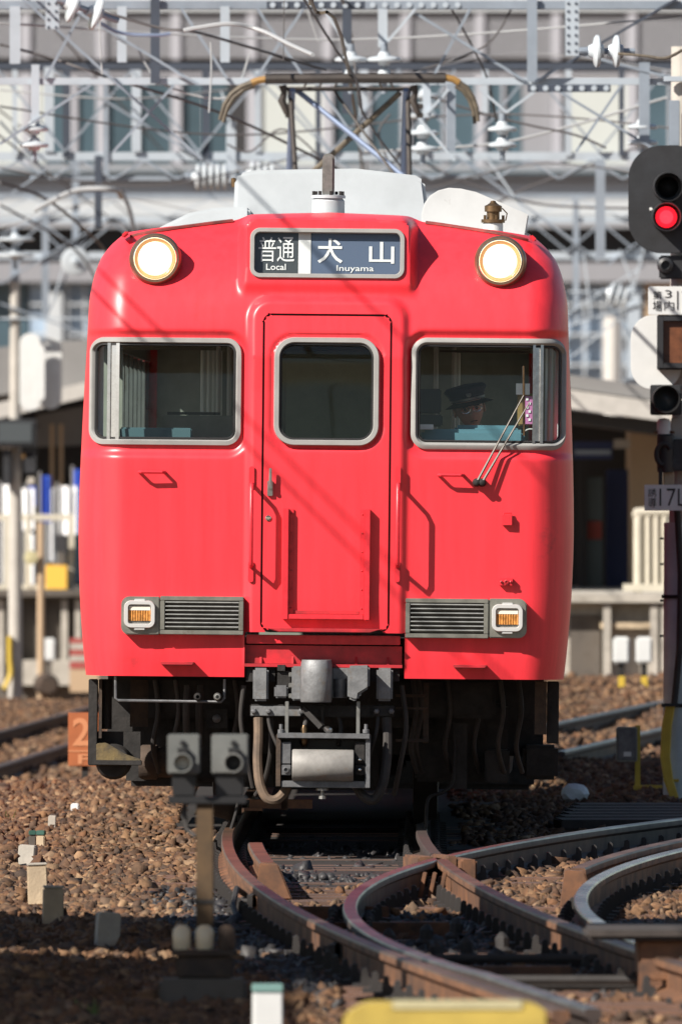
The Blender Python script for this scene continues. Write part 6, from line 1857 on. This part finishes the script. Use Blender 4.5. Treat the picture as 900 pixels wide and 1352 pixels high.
fn = thing('platform_fence', 'cream railing along the left platform', 'fence', (P(50, 785, dL + 1).x, dL + 1 - D, P(0, 785, dL + 1).z))
for py in (683, 776):
    MB().b2(FP(fn, -40, 0, dL + 1).x, FP(fn, 97, 0, dL + 1).x, -0.04, 0.04, FP(fn, 0, py + 4, dL + 1).z, FP(fn, 0, py - 4, dL + 1).z).build('rail', 'fence_cream', fn)
for px in (8, 36, 94):
    MB().b2(FP(fn, px - 3, 0, dL + 1).x, FP(fn, px + 4, 0, dL + 1).x, -0.06, 0.06, FP(fn, 0, 800, dL + 1).z, FP(fn, 0, 680, dL + 1).z).build('post', 'fence_cream', fn)
for k, (pa, pb, ya, yb, m, lab) in enumerate(((2, 20, 640, 772, 'white_cloth', 'white banner at the far left of the platform railing'), (29, 45, 645, 700, 'white_cloth', 'short white banner right of the concrete mast'),
        (38, 48, 642, 668, 'blue_cloth', 'small blue banner behind the short white one'), (33, 46, 705, 776, 'white_cloth', 'pale lower banner right of the concrete mast'), (55, 68, 628, 690, 'blue_cloth', 'tall blue banner in the middle of the left platform'),
        (62, 73, 645, 742, 'white_cloth', 'narrow white banner right of the tall blue one'), (78, 101, 642, 706, 'white_cloth', 'wide white banner nearest the train on the left'), (98, 108, 620, 705, 'blue_cloth', 'blue banner strip against the train edge'))):
    d_ = dL + 3 + 0.5 * k
    t = thing('banner', lab, 'banner', (P((pa + pb) / 2, 780, d_).x, d_ - D, P(0, 782, d_).z), 'banners on the left platform')
    a, b = FP(t, pa, ya, d_), FP(t, pb, yb, d_)
    mbn = MB(); nsteps = 6
    for i in range(nsteps + 1):
        x = a.x + (b.x - a.x) * i / nsteps; yy = 0.05 * math.sin(i * 1.7 + k)
        mbn.v += [(x, yy, a.z), (x, yy + 0.02, b.z), (x, yy + 0.015, a.z), (x, yy + 0.035, b.z)]
    for i in range(nsteps):
        o = 4 * i; mbn.f += [(o, o + 4, o + 5, o + 1), (o + 2, o + 3, o + 7, o + 6)]; mbn.mi += [0, 0]
    mbn.build('cloth', m, t, fix=False)
    MB().cyl((a.x - 0.02, 0.05, 0), (a.x - 0.02, 0.05, a.z + 0.05), 0.02, n=6).build('pole', 'canopy_grey', t)
cn = thing('platform_canopy', 'dark platform canopy with pale fascia at the left edge', 'canopy', (P(50, 560, dL + 6).x, dL + 6 - D, P(0, 560, dL + 6).z))
slab(cn, dL + 6, [(-700, 526), (190, 440), (190, 500), (-700, 600)], 12, 'canopy_grey', 'roof_sheet', 0.3)  # carried far left out of view to shade the platform front
slab(cn, dL + 6, [(-120, 560), (190, 486), (190, 505), (-120, 582)], 0.4, 'canopy_pale', 'fascia')
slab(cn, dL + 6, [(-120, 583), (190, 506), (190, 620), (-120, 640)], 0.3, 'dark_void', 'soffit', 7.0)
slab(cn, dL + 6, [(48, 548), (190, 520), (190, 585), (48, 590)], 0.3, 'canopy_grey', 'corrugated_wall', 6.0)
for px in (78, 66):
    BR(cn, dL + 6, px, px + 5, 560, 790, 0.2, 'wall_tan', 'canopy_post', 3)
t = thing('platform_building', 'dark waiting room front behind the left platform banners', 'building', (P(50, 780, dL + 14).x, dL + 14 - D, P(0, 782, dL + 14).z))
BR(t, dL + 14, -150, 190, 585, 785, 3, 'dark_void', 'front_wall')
for px in (20, 70, 100):
    BR(t, dL + 14, px, px + 16, 640, 770, 0.1, 'far_glass_blue', 'window', -0.15)
for px in (42, 88):
    BR(t, dL + 14, px, px + 10, 690, 780, 0.1, 'concrete', 'panel', -0.15)

# left concrete signal mast seen from behind
dK = 208.0
t = thing('signal_mast', 'concrete mast at the left edge carrying white oval signal backs', 'signal', (P(20, 915, dK).x, dK - D, -0.75))
MB().cyl((0, 0, 0), (0, 0, FP(t, 0, 370, dK).z), 0.085, 0.055, 16).build('pole', 'concrete_pole', t)
for k, (px, w, y0, y1, off) in enumerate(((40, 28, 440, 542, 0.0), (52, 16, 455, 530, -0.3), (66, 30, 446, 540, 0.25))):
    a = FP(t, px, (y0 + y1) / 2, dK)
    hw, hh = w / 2 * dK / F, (y1 - y0) / 2 * dK / F
    MB().prism(rrect(a.x, a.z, hw, hh, min(hw, hh) * 0.95, n=8), -0.05 + off, -0.02 + off).build('signal_back', 'white_paint', t, bevel=0.004)
BR(t, dK, -8, 48, 553, 590, 0.25, 'signal_black', 'screen_box', -0.3, 0.01)
BR(t, dK, -2, 42, 558, 584, 0.01, 'sign_dark', 'screen', -0.32)
for a, b, c, d_, m in ((4, 14, 592, 640, 'signal_black'), (32, 48, 592, 625, 'signal_black'), (0, 16, 588, 594, 'canopy_pale'), (28, 44, 598, 605, 'panto_ochre'), (36, 46, 630, 640, 'concrete')):
    BR(t, dK, a, b, c, d_, 0.15, m, 'relay_case', -0.2, 0.008)
MB().cyl(FP(t, 30, 600, dK) + Vector((0, -0.1, 0)), FP(t, 50, 560, dK) + Vector((0, -0.1, 0)), 0.03, n=8).build('ladder_stay', 'signal_black', t)
MB().tube(catmull([FP(t, 13, 840, dK) + Vector((0, -0.12, 0)), FP(t, 13, 870, dK) + Vector((0, -0.12, 0)), FP(t, 14, 890, dK) + Vector((0, -0.14, 0)), FP(t, 6, 910, dK) + Vector((0, -0.18, 0))]), 0.03, 8).build('yellow_cable', 'yellow', t)
t = thing('cable_post', 'slim tan post between the concrete mast and the white box on the left', 'post', (P(54, 905, dK + 6).x, dK + 6 - D, -0.75))
MB().cyl((0, 0, 0), (0, 0, FP(t, 0, 690, dK + 6).z), 0.045, 0.04, 10).build('shaft', 'wall_tan', t)
a = FP(t, 41, 736, dK + 6); MB().lathe((a.x, -0.1, a.z), (0, -1, 0), [(0.085, 0), (0.085, 0.03), (0, 0.04)], 16).build('round_plate', 'yellow_pale', t)

# small red-white stack at the train's left edge
t = thing('crate_stack', 'red and white stacked crates far behind the train\'s left side', 'crate', (P(104, 915, 215).x, 215 - D, -0.72))
for k, (m, a, b) in enumerate((('wall_tan', 884, 914), ('brick_red', 874, 883), ('concrete', 866, 873.5), ('brick_red', 858, 865.5), ('concrete', 850, 857.5), ('brick_red', 843, 849.5))):
    BR(t, 215, 92, 130, a, b, 0.4, m, 'crate', 0.02 * k)

# ================================================================ STATION BUILDING
dF = 400.0
sb = thing('station_building', 'large pale station building with louvred band and tall windows filling the background', 'building', (0, dF - D, -1))
def SB(px0, px1, py0, py1, dep, m, nm, off=0.0, par=None):
    return BR(sb, dF, px0, px1, py0, py1, dep, m, nm, off)
SB(-120, 1020, -90, 900, 14, 'band_grey', 'core_wall', 1.2)
SB(-120, 1020, -60, 14, 0.4, 'band_white', 'top_fascia', 0.36)
mull = [-66, 34, 133, 232, 332, 432, 535, 633, 734, 834, 934]
lm = None
for i in range(len(mull) - 1):
    for k in range(15):
        py = 17 + k * 4.0
        SB(mull[i] + 6, mull[i + 1] - 6, py, py + 2.9, 0.10, 'louver', 'louver_slat', 0.5 + 0.001 * (k % 2))
    SB(mull[i] + 6, mull[i + 1] - 6, 14, 77, 0.1, 'louver', 'louver_back', 0.61)
for m_ in mull:
    SB(m_ - 6, m_ + 6, 14, 78, 0.3, 'mullion', 'mullion', 0.42)
    SB(m_ - 6, m_ + 7, 95, 222, 0.5, 'mullion', 'mullion', 0.62)
SB(-120, 1020, 78, 94, 0.8, 'dark_void', 'shadow_gap', 0.8)
SB(-120, 1020, 96, 101, 0.3, 'mullion', 'window_head', 0.64)
for a, b, m_ in ((-60, 30, 'cream_panel'), (60, 128, 'far_glass'), (140, 226, 'far_glass'), (238, 300, 'far_glass'), (301, 326, 'dark_void'), (340, 426, 'cream_panel'),
                 (440, 529, 'far_glass'), (541, 627, 'far_glass'), (639, 688, 'far_glass'), (689, 727, 'louver'), (741, 828, 'cream_panel'), (840, 928, 'far_glass')):
    SB(a, b, 101.5, 216, 0.2, m_, 'window_pane' if 'glass' in m_ else 'wall_panel', 0.75)
for px in (96, 100, 182, 270, 486, 586, 664, 884):
    SB(px - 2, px + 2, 102, 215, 0.2, 'mullion', 'window_bar', 0.66)
SB(92, 98, 101, 200, 0.1, 'dark_void', 'window_bar', 0.70)
SB(31, 59, 101.5, 216, 0.5, 'cream_panel', 'wall_panel', 0.7)
SB(-120, 1020, 216.5, 236, 0.6, 'band_grey', 'sill_band', 0.2)
SB(-120, 1020, 225, 229, 0.3, 'far_glass', 'sill_shadow', 0.1)
SB(-120, 1020, 238, 262, 0.5, 'louver', 'spandrel', 0.5)
SB(-120, 1020, 263, 285, 1.2, 'band_white', 'floor_slab', 0.1)
SB(-120, 1020, 286, 300, 0.5, 'band_grey', 'slab_edge', 0.0)
SB(-120, 1020, 301, 345, 0.5, 'dark_void', 'dark_storey', 1.0)
SB(-120, 1020, 346, 372, 0.8, 'louver', 'lower_band', 0.0)
SB(700, 850, 373, 520, 0.5, 'far_glass_blue', 'glazed_wall', 0.6)
SB(40, 160, 373, 520, 0.5, 'far_glass_blue', 'glazed_wall', 0.6)
SB(60, 82, 385, 520, 0.5, 'band_white', 'white_pier', 0.2)
SB(-120, 38, 373, 520, 0.5, 'far_glass', 'glazed_wall', 0.7)
SB(851, 1020, 373, 560, 0.6, 'wall_tan', 'tan_pier', 0.4)
for px in (720, 745, 770, 795, 820): SB(px, px + 2.5, 373, 520, 0.2, 'band_white', 'window_bar', 0.3)
for py in (400, 440, 480):
    SB(700, 850, py, py + 3, 0.2, 'band_white', 'window_bar', 0.32); SB(40, 160, py, py + 3, 0.2, 'band_white', 'window_bar', 0.32)
for px in (88, 110, 135): SB(px, px + 2.5, 373, 520, 0.2, 'band_white', 'window_bar', 0.3)
a = P(808, 490, 330)
MB().lathe((a.x, a.y, -1), (0, 0, 1), [(0.16, 0), (0.16, a.z + 1.9), (0.1, a.z + 2.0)], 14).build('pipe_post', 'canopy_pale', None, label='pale round post on the far platform right of the train', cat='post')

# ================================================================ SHADOW BRIDGE (unseen, added above the frame to shade the near trackbed)
fb = thing('shadow_bridge', 'unseen concrete bridge added above the tracks to shade the near trackbed', 'shadow_bridge', (0, -24.9, 0))
MB().b2(-11, 11, -4.9, -1.4, 6.2, 6.6).build('shade_deck', 'concrete', fb)
MB().b2(-11, 11, 0.4, 5.6, 6.2, 6.6).build('shade_deck', 'concrete', fb)
MB().b2(-11, -6.9, -11.0, -4.91, 6.2, 6.6).build('shade_landing', 'concrete', fb)  # unseen slab added to shade the near left ballast
for y in (-4.9, -1.55, 0.4, 5.45):
    MB().b2(-11, 11, y, y + 0.15, 6.601, 7.6).build('parapet', 'concrete', fb)
for x in (-10, 10):
    for y in (-4, 3):
        MB().b2(x - 0.4, x + 0.4, y - 0.4, y + 0.4, -0.3, 6.199).build('pier', 'concrete', fb)
